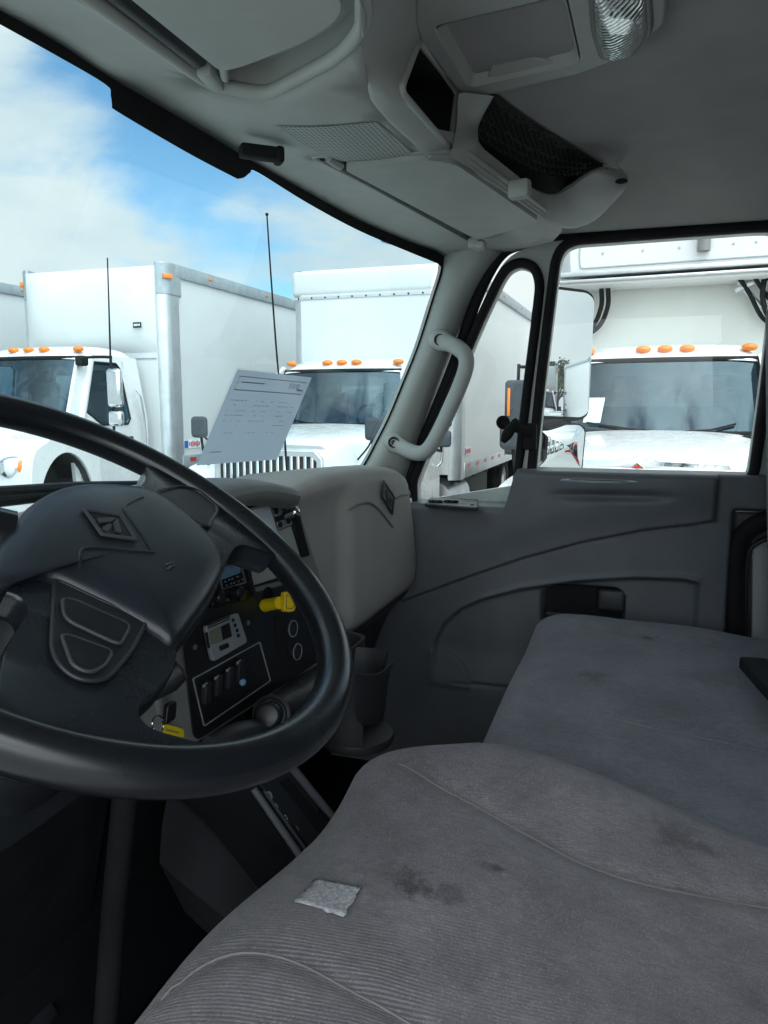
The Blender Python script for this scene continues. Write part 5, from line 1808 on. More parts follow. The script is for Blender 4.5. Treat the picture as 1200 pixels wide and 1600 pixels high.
def cab_side_y(z):
    return interp([(0.6, 1.02), (1.65, 1.02), (2.48, 0.86)], z)
def windows(t, side):
    pass
def make_truck(label, style, box_front=-1.25, box_top=3.98, box_len=7.2, box_hw=1.27, reefer=False, nose=False, lite=False, cabz=0.0):
    """local frame: +x forwards, z up, x = 0 at the front edge of the cab roof; style 'chrome' has the tall chrome grille, 'round' the rounded hood"""
    t = thing('box_truck', label, 'truck', (0, 0, 0), 'white box trucks parked in a row')
    gx = 1.98 if style == 'chrome' else 1.25       # grille
    # ---- hood
    rows = []
    if style == 'chrome':
        sec = [(0.40, 0.94, 1.76), (0.9, 0.86, 1.73), (1.4, 0.75, 1.68), (1.8, 0.66, 1.62), (gx - 0.03, 0.62, 1.56), (gx, 0.605, 1.50), (gx + 0.02, 0.60, 1.25)]
    else:
        sec = [(0.40, 0.95, 1.74), (0.62, 0.90, 1.68), (0.82, 0.84, 1.60), (1.0, 0.79, 1.50), (1.15, 0.74, 1.37), (1.23, 0.71, 1.22), (1.26, 0.70, 1.0)]
    for x, hw, z in sec:
        rows.append([(x, s_ * hw, z - dz) for s_, dz in ((-1.08, 0.40), (-1.05, 0.28), (-1.0, 0.16), (-0.93, 0.07), (-0.75, 0.025), (-0.4, 0.005), (0, 0), (0.4, 0.005), (0.75, 0.025), (0.93, 0.07), (1.0, 0.16), (1.05, 0.28), (1.08, 0.40))])
    bm = loft(NB(), rows)
    hood = obj('hood', bm, M['white'], t, smooth=55, subsurf=1)
    # fenders with a wheel arch
    ax, ar = (0.98, 0.60) if style == 'chrome' else (0.68, 0.50)
    az = 1.0 if style == 'chrome' else 1.45
    fz = 0.0 if style == 'chrome' else 0.17
    prof = [(gx + 0.02, 0.58), (gx + 0.03, 0.95 + fz / 2), (gx - 0.05, 1.18 + fz), (gx - 0.28, 1.30 + fz), (ax + 0.25, 1.36 + fz), (ax - 0.20, 1.37 + fz), (0.42 if style == 'chrome' else 0.14, 1.28 + fz), (0.36 if style == 'chrome' else 0.08, 1.15), (0.36 if style == 'chrome' else 0.08, 0.62)]
    arch = [(ax + ar * math.cos(a), 0.50 + fz * 0.6 + ar * az * math.sin(a)) for a in (R(12) + (R(168) - R(12)) * (1 - i / 18) for i in range(19))]
    pts = catmull([(x, 0, z) for x, z in prof], 4) + [Vector((x, 0, z)) for x, z in arch]
    for sg in (-1, 1):
        bm = NB()
        holed(bm, [Vector((p.x, sg * 0.60, p.z)) for p in pts], [], (0, sg * 0.55, 0))
        fd = obj('fender', bm, M['white'], t, smooth=50, bevel=0.07, bseg=3)
        bm = NB()
        loft(bm, [[Vector((ax + (ar - 0.01) * math.cos(a), sg * yy, 0.5 + fz * 0.6 + (ar - 0.01) * az * math.sin(a))) for a in (2 * math.pi * i / 24 for i in range(24))] for yy in (0.64, 1.12)], closed=True)
        holed(bm, [Vector((ax + (ar - 0.02) * math.cos(a), sg * 0.66, 0.5 + fz * 0.6 + (ar - 0.02) * az * math.sin(a))) for a in (2 * math.pi * i / 24 for i in range(24))], [])
        obj('wheel_well', bm, M['chassis'], fd)
        # head lamp
        bm = NB()
        rot = Matrix.Rotation(R(sg * 22), 3, 'Z')
        ball(bm, (gx - 0.02, sg * 0.87, 1.02 + fz), 0.2, (0.35, 0.95, 0.62), 20, rot)
        hl = obj('headlight', bm, M['chrome'], t, smooth=70)
        bm = NB()
        ball(bm, (gx + 0.03, sg * 0.85, 1.02 + fz), 0.085, (0.5, 1, 1), 16)
        obj('lamp_bulb', bm, M['lens'], hl)
        bm = NB()
        ball(bm, (gx - 0.02, sg * 0.98, 1.03 + fz), 0.07, (0.8, 0.5, 1.1), 12)
        obj('turn_signal', bm, M['amber'], hl)
    if style == 'chrome':
        bm = NB()
        holed(bm, [(gx + 0.03, y, z) for y, z in [(-0.64, 0.84), (0.64, 0.84), (0.63, 1.44), (0.54, 1.53), (-0.54, 1.53), (-0.63, 1.44)]],
              [[(gx + 0.03, y, z) for y, z in [(-0.56, 0.90), (0.56, 0.90), (0.56, 1.41), (0.50, 1.46), (-0.50, 1.46), (-0.56, 1.41)]]], (0.045, 0, 0))
        gr = obj('grille', bm, M['chrome'], t, bevel=0.012)
        bm = NB()
        box(bm, (gx + 0.032, 0, 1.18), (0.01, 1.16, 0.60))
        obj('grille_screen', bm, M['chassis'], gr)
        for i in range(14):
            bm = NB()
            y = -0.51 + 1.02 * i / 13
            box(bm, (gx + 0.055, y, 1.185), (0.03, 0.034, 0.57), None, 0.008)
            obj('grille_bar', bm, M['chrome'], gr)
        # chrome peak and red diamond above the grille
        bm = NB()
        pts2 = [(-0.64, 1.535), (-0.12, 1.545), (0, 1.62), (0.12, 1.545), (0.64, 1.535), (0.62, 1.575), (0.16, 1.585), (0, 1.68), (-0.16, 1.585), (-0.62, 1.575)]
        holed(bm, [(gx + 0.02 - 0.10 * (z - 1.5), y, z) for y, z in pts2], [], (0.025, 0, 0))
        obj('hood_peak', bm, M['chrome'], gr, bevel=0.004)
        bm = NB()
        holed(bm, [(gx + 0.055, y, z) for y, z in [(0, 1.575), (0.08, 1.51), (0, 1.445), (-0.08, 1.51)]], [], (0.012, 0, 0))
        ee = obj('emblem', bm, M['chrome'], gr, bevel=0.002)
        bm = NB()
        holed(bm, [(gx + 0.067, y, z) for y, z in [(0, 1.56), (0.064, 1.51), (0, 1.46), (-0.064, 1.51)]], [], (0.003, 0, 0))
        obj('emblem_field', bm, M['red'], ee)
        bm = NB()
        road(bm, lambda u, v: Vector((gx + 0.0705, u * 0.075, 1.51 + v * 0.055)), (0.002, 0, 0))
        obj('emblem_sign', bm, M['chrome'], ee)
    else:
        bm = NB()
        holed(bm, [(gx + 0.035, y, z) for y, z in [(-0.5, 0.66), (0.5, 0.66), (0.56, 1.05), (0.42, 1.2), (-0.42, 1.2), (-0.56, 1.05)]], [], (0.03, 0, 0))
        gr = obj('grille', bm, M['chassis'], t, bevel=0.01)
        for i in range(6):
            bm = NB()
            box(bm, (gx + 0.07, 0, 0.72 + 0.085 * i), (0.03, 0.98, 0.025), None, 0.006)
            obj('grille_bar', bm, M['chrome'], gr)
        # louvred vent on the hood side
        for sg in (-1, 1):
            bm = NB()
            for i in range(4):
                box(bm, (0.50 - 0.015 * i, sg * 0.985, 1.50 - 0.035 * i), (0.22, 0.05, 0.012))
            obj('hood_vent', bm, M['grey_rail'], hood)
    bm = NB()
    box(bm, (gx + 0.14, 0, 0.56), (0.12, 2.3, 0.32), None, 0.04, 3)
    obj('bumper', bm, M['chrome'] if style == 'chrome' else M['grey_rail'], t, smooth=50)
    # ---- cab shell
    wsb, wst = 0.40, 0.02          # x of the windscreen base and top
    zb, zt = 1.72, 2.42
    wy = lambda z: interp([(1.65, 0.99), (2.48, 0.85)], z)
    roof_rows = []
    for x, z0 in ((0.03, 2.415), (0.01, 2.47), (-0.06, 2.52), (-0.25, 2.575), (-0.6, 2.60), (-1.05, 2.585), (-1.12, 2.55), (-1.13, 2.40)):
        roof_rows.append([(x - 0.10 * abs(s_) ** 3 * (1 if x > -0.5 else 0), s_ * 0.87, z0 - 0.02 * abs(s_) ** 2 - (z0 - 2.40) * sstep(0.86, 1.0, abs(s_))) for s_ in (-1, -0.97, -0.9, -0.75, -0.5, -0.25, 0, 0.25, 0.5, 0.75, 0.9, 0.97, 1)])
    cab_ = obj('cab', loft(NB(), roof_rows), M['white'], t, smooth=60, subsurf=1)
    # sides with a window hole
    for sg in (-1, 1):
        so = [(0.52, 1.70), (0.44, 1.74), (0.06, 2.40), (-0.08, 2.46), (-1.13, 2.46), (-1.13, 0.62), (0.36, 0.62), (0.42, 1.28)]
        wh = [Vector((x, 0, z)) for x, z in [(0.14, 1.80), (0.16, 1.86), (-0.10, 2.34), (-0.16, 2.37), (-0.66, 2.37), (-0.72, 2.31), (-0.74, 1.68), (-0.68, 1.62), (-0.15, 1.62), (-0.05, 1.68)]]
        bm = NB()
        holed(bm, [(x, 0, z) for x, z in so], [[(p.x, 0, p.z) for p in wh]])
        bmesh.ops.bisect_plane(bm, geom=bm.verts[:] + bm.edges[:] + bm.faces[:], plane_co=(0, 0, 1.65), plane_no=(0, 0, 1))
        for v in bm.verts:
            v.co.y = sg * cab_side_y(v.co.z)
        ex = bmesh.ops.extrude_face_region(bm, geom=bm.faces[:])
        bmesh.ops.translate(bm, verts=[g for g in ex['geom'] if isinstance(g, bmesh.types.BMVert)], vec=(0, -sg * 0.05, 0))
        obj('cab_side', bm, M['white'], cab_, smooth=20)
        bm = NB()
        loop = [Vector((p.x, sg * (cab_side_y(p.z) + 0.002), p.z)) for p in wh]
        tube(bm, loop, 0.016, 8, closed=True)
        fr_ = obj('side_window', bm, M['rubber'], cab_, smooth=70)
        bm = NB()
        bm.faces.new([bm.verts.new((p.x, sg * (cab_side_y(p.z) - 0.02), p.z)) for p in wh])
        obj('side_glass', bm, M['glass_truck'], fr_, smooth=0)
        bm = NB()
        dl_ = [Vector((x, sg * (cab_side_y(z) + 0.004), z)) for x, z in [(0.30, 1.50), (0.30, 0.72), (-0.78, 0.72), (-0.80, 2.40)]]
        tube(bm, dl_, 0.006, 6)
        dr = obj('door_gap', bm, M['grey_rail'], cab_)
        bm = NB()
        box(bm, (-0.66, sg * 1.045, 1.42), (0.17, 0.035, 0.075), None, 0.012)
        obj('door_handle', bm, M['rubber'], cab_)
        # steps / tank fairing
        bm = NB()
        box(bm, (-0.40, sg * 1.0, 0.52), (1.4, 0.35, 0.26), None, 0.03)
        obj('step', bm, M['alu'], t, smooth=40)
        # curved grab rail behind the door
        bm = NB()
        tube(bm, catmull([(-0.86, sg * 1.05, 2.05), (-0.90, sg * 1.09, 1.95), (-0.95, sg * 1.10, 1.6), (-0.95, sg * 1.10, 1.25), (-0.92, sg * 1.04, 1.15)], 5), 0.016, 8)
        obj('grab_rail', bm, M['chrome'], cab_, smooth=70)
    # back wall with a rear window, windscreen frame
    bm = NB()
    holed(bm, [(-1.11, y, z) for y, z in [(-1.0, 0.62), (1.0, 0.62), (1.0, 1.65), (0.86, 2.46), (-0.86, 2.46), (-1.0, 1.65)]], [[(-1.11, y, z) for y, z in [(-0.55, 1.85), (0.55, 1.85), (0.5, 2.25), (-0.5, 2.25)]]], (0.03, 0, 0))
    obj('cab_rear', bm, M['white'], cab_)
    def wsp(y, z, off=0.0):
        s_ = (z - zb) / (zt - zb)
        return Vector((lerp(wsb, wst, s_) - 0.16 * (abs(y) / 0.95) ** 2.5 + off, y, z))
    def grid(y0, y1, z0, z1, off, n=14, mk=8, taper=True):
        return [[wsp(lerp(y0, y1, i / n) * (lerp(1.0, 0.88, (z - zb) / (zt - zb)) if taper else 1), z, off) for i in range(n + 1)] for z in (lerp(z0, z1, j / mk) for j in range(mk + 1))]
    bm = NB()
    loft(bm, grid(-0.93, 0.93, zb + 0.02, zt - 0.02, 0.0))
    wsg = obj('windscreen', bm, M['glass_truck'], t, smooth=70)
    bm = NB()
    edge_ = [wsp(-0.93 * lerp(1, .88, 0), zb + 0.01)] + [wsp(lerp(-0.93, 0.93, i / 12), zb + 0.01) for i in range(1, 12)] + [wsp(0.93, zb + 0.01)] + [wsp(0.93 * lerp(1, .88, j / 6), lerp(zb, zt, j / 6)) for j in range(1, 7)] + [wsp(lerp(0.93, -0.93, i / 12) * .88, zt) for i in range(1, 12)] + [wsp(-0.93 * lerp(1, .88, 1 - j / 6), lerp(zt, zb, j / 6)) for j in range(0, 6)]
    tube(bm, edge_, 0.026, 8, closed=True)
    obj('windscreen_rubber', bm, M['rubber'], wsg, smooth=70)
    for sg in (-1, 1):         # A pillars outside the glass
        bm = NB()
        tube(bm, [wsp(sg * 1.00, zb - 0.06, -0.02), wsp(sg * 0.965, zb + 0.2, -0.02), wsp(sg * 0.90, zt - 0.05, -0.02), wsp(sg * 0.87, zt + 0.04, -0.04)], 0.055, 10)
        obj('pillar', bm, M['white'], cab_, smooth=70)
        bm = NB()
        pts3 = [wsp(sg * 0.06 + 0.1, zb + 0.02, 0.03), wsp(sg * 0.38 + 0.1, zb + 0.05, 0.035), wsp(sg * 0.66, zb + 0.10, 0.035)]
        tube(bm, pts3, 0.010, 6)
        obj('wiper', bm, M['rubber'], wsg)
    bm = NB()
    holed(bm, [(0.52, -0.97, 1.715), (0.52, 0.97, 1.715), (0.2, 0.97, 1.73), (0.2, -0.97, 1.73)], [], (0, 0, -0.02))
    obj('cowl', bm, M['rubber'], hood)
    # inside: floor box, dash, seats, wheel
    bm = NB()
    box(bm, (-0.40, 0, 1.1), (1.35, 1.9, 0.7))
    box(bm, (0.18, 0, 1.60), (0.36, 1.8, 0.22), None, 0.04)
    inn = obj('cab_interior', bm, M['cloth_dark'], t, smooth=40)
    for y in (-0.45, 0.45):
        bm = NB()
        box(bm, (-0.75, y, 1.78), (0.14, 0.5, 0.75), Matrix.Rotation(R(-8), 3, 'Y'), 0.06, 3)
        box(bm, (-0.80, y, 2.20), (0.10, 0.28, 0.2), None, 0.04, 2)
        obj('seat', bm, M['cloth_dark'], inn, smooth=60)
    bm = NB()
    tube(bm, [Vector((0.0 + 0.10 * math.sin(a), 0.45 + 0.22 * math.cos(a), 1.80 + 0.19 * math.sin(a))) for a in (2 * math.pi * i / 28 for i in range(28))], 0.018, 8, closed=True)
    obj('steering_wheel', bm, M['rubber'], inn, smooth=70)
    # roof lights
    for y in ((-0.74, -0.2, 0.0, 0.2, 0.74) if style == 'chrome' else (-0.74, -0.25, 0.0, 0.25, 0.74)):
        bm = NB()
        xx = -0.05 - 0.10 * (abs(y) / 0.87) ** 3
        ball(bm, (xx, y, 2.525), 0.072, (0.9, 1.0, 0.52), 16)
        obj('roof_light', bm, M['amber'], cab_, smooth=70)
    # mirrors
    for sg in (-1, 1):
        if style == 'round':
            bm = NB()
            y0 = sg * 1.0
            tube(bm, catmull([(0.08, sg * 0.92, 2.36), (0.16, sg * 1.02, 2.40), (0.20, sg * 1.44, 2.40), (0.20, sg * 1.47, 2.34), (0.20, sg * 1.47, 1.62), (0.20, sg * 1.44, 1.56), (0.16, sg * 1.04, 1.54)], 5), 0.017, 8)
            box(bm, (0.10, sg * 0.96, 2.37), (0.14, 0.12, 0.12), None, 0.03)
            box(bm, (0.12, sg * 1.05, 1.56), (0.10, 0.14, 0.10), None, 0.02)
            ma = obj('mirror', bm, M['rubber'], t, smooth=60)
            bm = NB()
            box(bm, (0.22, sg * 1.53, 2.05), (0.10, 0.20, 0.44), None, 0.045, 4)
            obj('mirror_head', bm, M['chrome'], ma, smooth=60)
            bm = NB()
            box(bm, (0.22, sg * 1.53, 1.70), (0.10, 0.19, 0.18), None, 0.04, 4)
            obj('convex_head', bm, M['chrome'], ma, smooth=60)
        else:
            bm = NB()
            tube(bm, catmull([(0.02, sg * 0.93, 2.34), (0.10, sg * 1.02, 2.37), (0.16, sg * 1.34, 2.37), (0.16, sg * 1.38, 2.32), (0.16, sg * 1.38, 1.50), (0.16, sg * 1.34, 1.44), (0.10, sg * 1.02, 1.46)], 5), 0.017, 8)
            ma = obj('mirror', bm, M['rubber'], t, smooth=60)
            bm = NB()
            box(bm, (0.17, sg * 1.40, 1.98), (0.10, 0.22, 0.52), None, 0.04, 4)
            mh_ = obj('mirror_head', bm, M['cloth_dark'], ma, smooth=60)
            bm = NB()
            box(bm, (0.225, sg * 1.46, 2.02), (0.012, 0.028, 0.28), None, 0.004)
            obj('mirror_signal', bm, M['amber'], mh_)
            bm = NB()
            box(bm, (0.17, sg * 1.40, 1.58), (0.10, 0.21, 0.20), None, 0.04, 4)
            obj('convex_head', bm, M['cloth_dark'], ma, smooth=60)
            # hood mirror on a stalk
            bm = NB()
            tube(bm, catmull([(gx - 0.35, sg * 0.95, 1.28), (gx - 0.33, sg * 1.02, 1.50), (gx - 0.33, sg * 1.04, 1.70)], 4), 0.016, 8)
            tube(bm, catmull([(gx - 0.55, sg * 0.78, 1.40), (gx - 0.42, sg * 0.95, 1.55), (gx - 0.33, sg * 1.03, 1.66)], 4), 0.010, 8)
            hm = obj('hood_mirror', bm, M['rubber'], t, smooth=70)
            bm = NB()
            box(bm, (gx - 0.32, sg * 1.05, 1.74), (0.09, 0.20, 0.24), None, 0.045, 4)
            obj('mirror_head', bm, M['cloth_dark'], hm, smooth=60)
    # ---- cargo box
    bx0, bx1 = box_front, box_front - box_len
    zb0 = 0.98
    bm = NB()
    box(bm, ((bx0 + bx1) / 2 - 0.05, 0, (zb0 + box_top) / 2), (box_len - 0.16, box_hw * 2 - 0.06, box_top - zb0 - 0.04))
    bd = obj('cargo_box', bm, M['white_box'], t, smooth=0)
    bm = NB()
    box(bm, (bx0 - 0.02, 0, (zb0 + box_top) / 2), (0.06, box_hw * 2 - 0.30, box_top - zb0 - 0.06))
    fp = obj('front_panel', bm, M['cream'] if reefer else M['white_box'], bd, smooth=0)
    for sg in (-1, 1):
        bm = NB()
        rr_ = 0.16
        pr = [Vector((bx0 - rr_ + rr_ * math.cos(a), sg * (box_hw - rr_ + rr_ * math.sin(a)), zb0 - 0.05)) for a in (R(90) * i / 8 for i in range(9))] + [Vector((bx0 - rr_ - 0.18, sg * box_hw, zb0 - 0.05)), Vector((bx0 - rr_ - 0.18, sg * (box_hw - 0.03), zb0 - 0.05)), Vector((bx0 - 0.03, sg * (box_hw - rr_), zb0 - 0.05))]
        prism(bm, pr, (0, 0, box_top - zb0 + 0.06 - (0.40 if nose else 0.0)))
        obj('corner_post', bm, M['alu'], bd, smooth=40)
        bm = NB()
        box(bm, ((bx0 + bx1) / 2 - 0.1, sg * (box_hw - 0.01), box_top - 0.06), (box_len - 0.35, 0.05, 0.17), None, 0.012)
        tr_ = obj('top_rail', bm, M['grey_rail'], bd)
        for n in range(4):
            bm = NB()
            box(bm, (bx0 - 1.2 - n * 1.9, sg * (box_hw + 0.02), box_top - 0.05), (0.09, 0.02, 0.035), None, 0.006)
            obj('marker_light', bm, M['amber'] if n < 3 else M['red'], tr_)
        bm = NB()
        box(bm, ((bx0 + bx1) / 2 - 0.1, sg * (box_hw - 0.015), zb0 + 0.07), (box_len - 0.4, 0.06, 0.22), None, 0.01)
        rl = obj('rub_rail', bm, M['grey_rail'] if style == 'round' else M['alu'], bd)
        for n in range(11):
            bm = NB()
            for dz, mm_ in ((0.0, 0),):
                box(bm, (bx0 - 0.55 - n * 0.6, sg * (box_hw + 0.0185), zb0 + 0.12), (0.16, 0.006, 0.055))
            obj('reflector_tape', bm, M['red'], rl)
        # rivets down the side seams
        bm = NB()
        for n in range(40):
            ball(bm, (bx0 - 0.34, sg * (box_hw - 0.028), zb0 + 0.2 + n * (box_top - zb0 - 0.5) / 40), 0.009, (1, 0.5, 1), 6)
        rv = obj('rivets', bm, M['grey_rail'], bd)
        rv['kind'] = 'stuff'
        # side label
        bm = NB()
        box(bm, (bx0 - 0.62, sg * (box_hw - 0.026), zb0 + 0.33), (0.50, 0.006, 0.12))
        lb = obj('side_label', bm, M['mark'], bd)
        bm = NB()
        box(bm, (bx0 - 0.44, sg * (box_hw - 0.022), zb0 + 0.33), (0.10, 0.006, 0.10))
        obj('label_field', bm, M['blue'], lb)
        bm = NB()
        for n in range(7):
            box(bm, (bx0 - 0.53 - n * 0.044, sg * (box_hw - 0.022), zb0 + 0.33), (0.026, 0.006, 0.05 + 0.015 * (n % 3)))
        obj('label_print', bm, M['red'], lb)
    if nose:
        # rounded grey cap at the top corners and a bulged deflector panel on the front
        for sg in (-1, 1):
            bm = NB()
            rr_ = 0.17
            pr = [Vector((bx0 - rr_ + rr_ * math.cos(a), sg * (box_hw - rr_ + (rr_ + 0.01) * math.sin(a)), box_top - 0.40)) for a in (R(90) * i / 8 for i in range(9))] + [Vector((bx0 - rr_ - 0.24, sg * (box_hw + 0.01), box_top - 0.40)), Vector((bx0 - rr_ - 0.24, sg * (box_hw - 0.05), box_top - 0.40)), Vector((bx0 - 0.05, sg * (box_hw - rr_), box_top - 0.40))]
            prism(bm, pr, (0, 0, 0.43))
            cp_ = obj('corner_cap', bm, M['grey_rail'], bd, smooth=40, bevel=0.02)
            bm = NB()
            box(bm, (bx0 - 0.08, sg * (box_hw + 0.0), box_top - 0.16), (0.14, 0.06, 0.06), Matrix.Rotation(R(-sg * 35), 3, 'Z'), 0.01)
            obj('marker_light', bm, M['amber'], cp_)
        rows = []
        for j in range(11):
            v = j / 10
            z = lerp(box_top - 1.14, box_top - 0.03, v)
            rows.append([Vector((bx0 + 0.012 + 0.20 * (math.sin(math.pi * min(1, max(0, (v - 0.0)))) ** 0.55) * (1 - abs(2 * u - 1) ** 8), lerp(-box_hw + 0.16, box_hw - 0.16, u), z)) for u in (i / 16 for i in range(17))])
        obj('deflector_panel', loft(NB(), rows), M['white_box'], bd, smooth=70)
        bm = NB()
        box(bm, (bx0 + 0.016, 0, box_top - 1.22), (0.012, 2 * box_hw - 0.34, 0.012))
        obj('panel_seam', bm, M['grey_rail'], bd)
        bm = NB()
        box(bm, (bx0 + 0.19, -0.92 * 1.0 if False else 0.93, box_top - 0.80), (0.02, 0.13, 0.07), None, 0.004)
        lb = obj('front_label', bm, M['rubber'], bd)
        bm = NB()
        for n in range(5):
            box(bm, (bx0 + 0.2015, 0.89 + n * 0.021, box_top - 0.80), (0.003, 0.013, 0.028))
        obj('label_print', bm, M['mark'], lb)
    elif not reefer:
        bm = NB()
        box(bm, (bx0 - 0.06, 0, box_top - 0.18), (0.17, 2 * box_hw, 0.38), None, 0.08, 4)
        cp_ = obj('front_cap', bm, M['alu'] if lite else M['white_box'], bd, smooth=60)
        bm = NB()
        box(bm, (bx0 + 0.016, 0, box_top - 0.385), (0.012, 2 * box_hw - 0.02, 0.035))
        st_ = obj('cap_strip', bm, M['alu'], cp_)
        bm = NB()
        for n in range(12):
            ball(bm, (bx0 + 0.024, -box_hw + 0.12 + n * (2 * box_hw - 0.24) / 11, box_top - 0.385), 0.014, (0.5, 1, 1), 6)
        rv = obj('rivets', bm, M['rubber'], st_)
        rv['kind'] = 'stuff'
    if reefer:
        ru_z0 = 3.34
        bm = NB()
        un = rounded([Vector((0, y, z)) for y, z in [(-1.02, ru_z0), (1.02, ru_z0), (1.05, ru_z0 + 0.30), (0.92, ru_z0 + 0.78), (-0.92, ru_z0 + 0.78), (-1.05, ru_z0 + 0.30)]], [.04, .04, .2, .2, .2, .2], 6)
        holed(bm, [Vector((bx0 + 0.02, p.y, p.z)) for p in un], [], (0.55, 0, 0))
        ru = obj('cooling_unit', bm, M['white_box'], t, smooth=50, bevel=0.06, bseg=4)
        bm = NB()
        seam_ = rounded([Vector((bx0 + 0.572, y, z)) for y, z in [(-0.93, ru_z0 + 0.08), (0.93, ru_z0 + 0.08), (0.95, ru_z0 + 0.30), (0.80, ru_z0 + 0.60), (-0.80, ru_z0 + 0.60), (-0.95, ru_z0 + 0.30)]], [.04, .04, .2, .2, .2, .2], 6)
        tube(bm, seam_, 0.008, 6, closed=True)
        obj('cover_seam', bm, M['grey_rail'], ru)
        for y in (0.98, 0.86, 0.72):
            bm = NB()
            tube(bm, catmull([(bx0 + 0.30, y - 0.1, ru_z0 - 0.08), (bx0 + 0.22, y, ru_z0 - 0.22), (bx0 + 0.16, y + 0.12, ru_z0 - 0.30 - (1 - y) * 0.5), (bx0 + 0.08, y + 0.22, ru_z0 - 0.36 - (1 - y) * 0.6)], 5), 0.022, 8)
            obj('hose', bm, M['rubber'], ru, smooth=70)
        bm = NB()
        box(bm, (bx0 + 0.2, 0.70, ru_z0 - 0.14), (0.12, 0.26, 0.05), Matrix.Rotation(R(25), 3, 'X'), 0.015)
        tube(bm, [(bx0 + 0.2, 0.62, ru_z0 - 0.10), (bx0 + 0.16, 0.84, ru_z0 - 0.36)], 0.03, 8)
        obj('hose_fitting', bm, M['alu'], ru)
        bm = NB()
        box(bm, (bx0 + 0.50, 0, ru_z0 + 0.02), (0.22, 2.42, 0.05), None, 0.012)
        box(bm, (bx0 + 0.54, 0, ru_z0 - 0.05), (0.12, 2.30, 0.03), None, 0.008)
        obj('bottom_rail', bm, M['alu'], ru)
        bm = NB()
        box(bm, (bx0 + 0.30, 0, ru_z0 - 0.06), (0.5, 2.3, 0.07), None, 0.02)
        obj('drain_pan', bm, M['white_box'], ru)
        for y in (-0.55, -0.14, 0.27, 0.62):
            bm = NB()
            box(bm, (bx0 + 0.565, y, ru_z0 + 0.665), (0.03, 0.33, 0.13), None, 0.02)
            obj('air_grille', bm, M['cloth_dark'], ru)
        bm = NB()
        tube(bm, [(bx0 + 0.62, 0.28, ru_z0 + 0.80), (bx0 + 0.62, 0.28, ru_z0 + 0.16)], 0.062, 14)
        obj('exhaust_stack', bm, M['dash_grey'], ru, smooth=50)
        bm = NB()
        for y in (-0.7, -0.3, 0.05, 0.55, 0.75):
            lathe(bm, [(0.011, 0), (0.011, 0.012), (0.001, 0.013)], (bx0 + 0.57, y, ru_z0 + 0.22), (1, 0, 0), 10)
        obj('latches', bm, M['steel'], ru)
        for y0, sg in ((0.92, 1), (-0.75, -1)):
            for kk in range(2):
                bm = NB()
                o_ = 0.07 * kk
                pts4 = catmull([(bx0 + 0.25, y0 - sg * (0.0 + o_), ru_z0 - 0.08), (bx0 + 0.24, y0 - sg * (0.0 + o_), ru_z0 - 0.30), (bx0 + 0.20, y0 + sg * (0.12 - o_), ru_z0 - 0.52), (bx0 + 0.12, y0 + sg * (0.45 - o_), ru_z0 - 0.66 + o_ * 0.3), (bx0 + 0.10, y0 + sg * 0.75, ru_z0 - 0.66 + o_ * 0.3)], 6)
                tube(bm, pts4, 0.026, 8)
                obj('hose', bm, M['rubber'], ru, smooth=70)
            bm = NB()
            tube(bm, [(bx0 + 0.22, y0 + sg * 0.28, ru_z0 - 0.08), (bx0 + 0.22, y0 + sg * 0.28, ru_z0 - 0.46)], 0.035, 10)
            obj('drain_pipe', bm, M['alu'], ru, smooth=60)
        # paper in the windscreen
        bm = NB()
        P4 = [wsp(-0.70, zb + 0.10, 0.008), wsp(-0.53, zb + 0.10, 0.008), wsp(-0.51, zb + 0.34, 0.008), wsp(-0.68, zb + 0.34, 0.008)]
        bm.faces.new([bm.verts.new(p) for p in P4])
        obj('windscreen_paper', bm, solid_mat('pale_cyan_paper', (0.60, 0.72, 0.72), 0.8), wsg, smooth=0)
    # ---- chassis, wheels
    bm = NB()
    for y in (-0.42, 0.42):
        box(bm, (-3.0, y, 0.72), (10.0 if not lite else 9.0, 0.09, 0.24))
    for n in range(7):
        box(bm, (bx0 - 0.6 - n * 1.0, 0, 0.90), (0.08, 2.3, 0.10))
    box(bm, (-0.3, 0, 0.75), (2.8, 0.9, 0.5))
    box(bm, (bx0 - 1.7, 0, 0.60), (2.9, 2.1, 0.56), None, 0.08, 2)
    obj('chassis', bm, M['chassis'], t)
    for x, y, out in ((ax, 0.94, 1), (ax, -0.94, -1), (bx0 - 4.6, 0.95, 1), (bx0 - 4.6, -0.95, -1)):
        b1, b2 = NB(), NB()
        wheel(b1, b2, x, y, 0.49, 0.28, out)
        wh_ = obj('wheel', b1, M['tyre'], t, smooth=50)
        obj('rim', b2, M['alu'], wh_, smooth=50)
    bm = NB()
    lathe(bm, [(0.30, -0.6), (0.30, 0.6)], (-1.9, 0.85, 0.62), (1, 0, 0), 24)
    lathe(bm, [(0.30, -0.6), (0.30, 0.6)], (-1.9, -0.85, 0.62), (1, 0, 0), 24)
    obj('fuel_tank', bm, M['alu'], t, smooth=50)
    bm = NB()
    bm.faces.new([bm.verts.new((bx0 - 6.0, y, z)) for y, z in [(-1.2, 0.3), (-0.6, 0.3), (-0.6, 0.95), (-1.2, 0.95)]])
    bm.faces.new([bm.verts.new((bx0 - 6.0, y, z)) for y, z in [(1.2, 0.3), (0.6, 0.3), (0.6, 0.95), (1.2, 0.95)]])
    obj('mud_flap', bm, M['rubber'], t, smooth=0, solid=0.01)
    return t
def place(t, D, Yc, yaw=0.0):
    """D metres from the driver's door to the roof lights, nose towards our cab"""
    t.location = (EYE.x + D, Yc, 0)
    t.rotation_euler = (0, 0, math.pi + R(yaw))

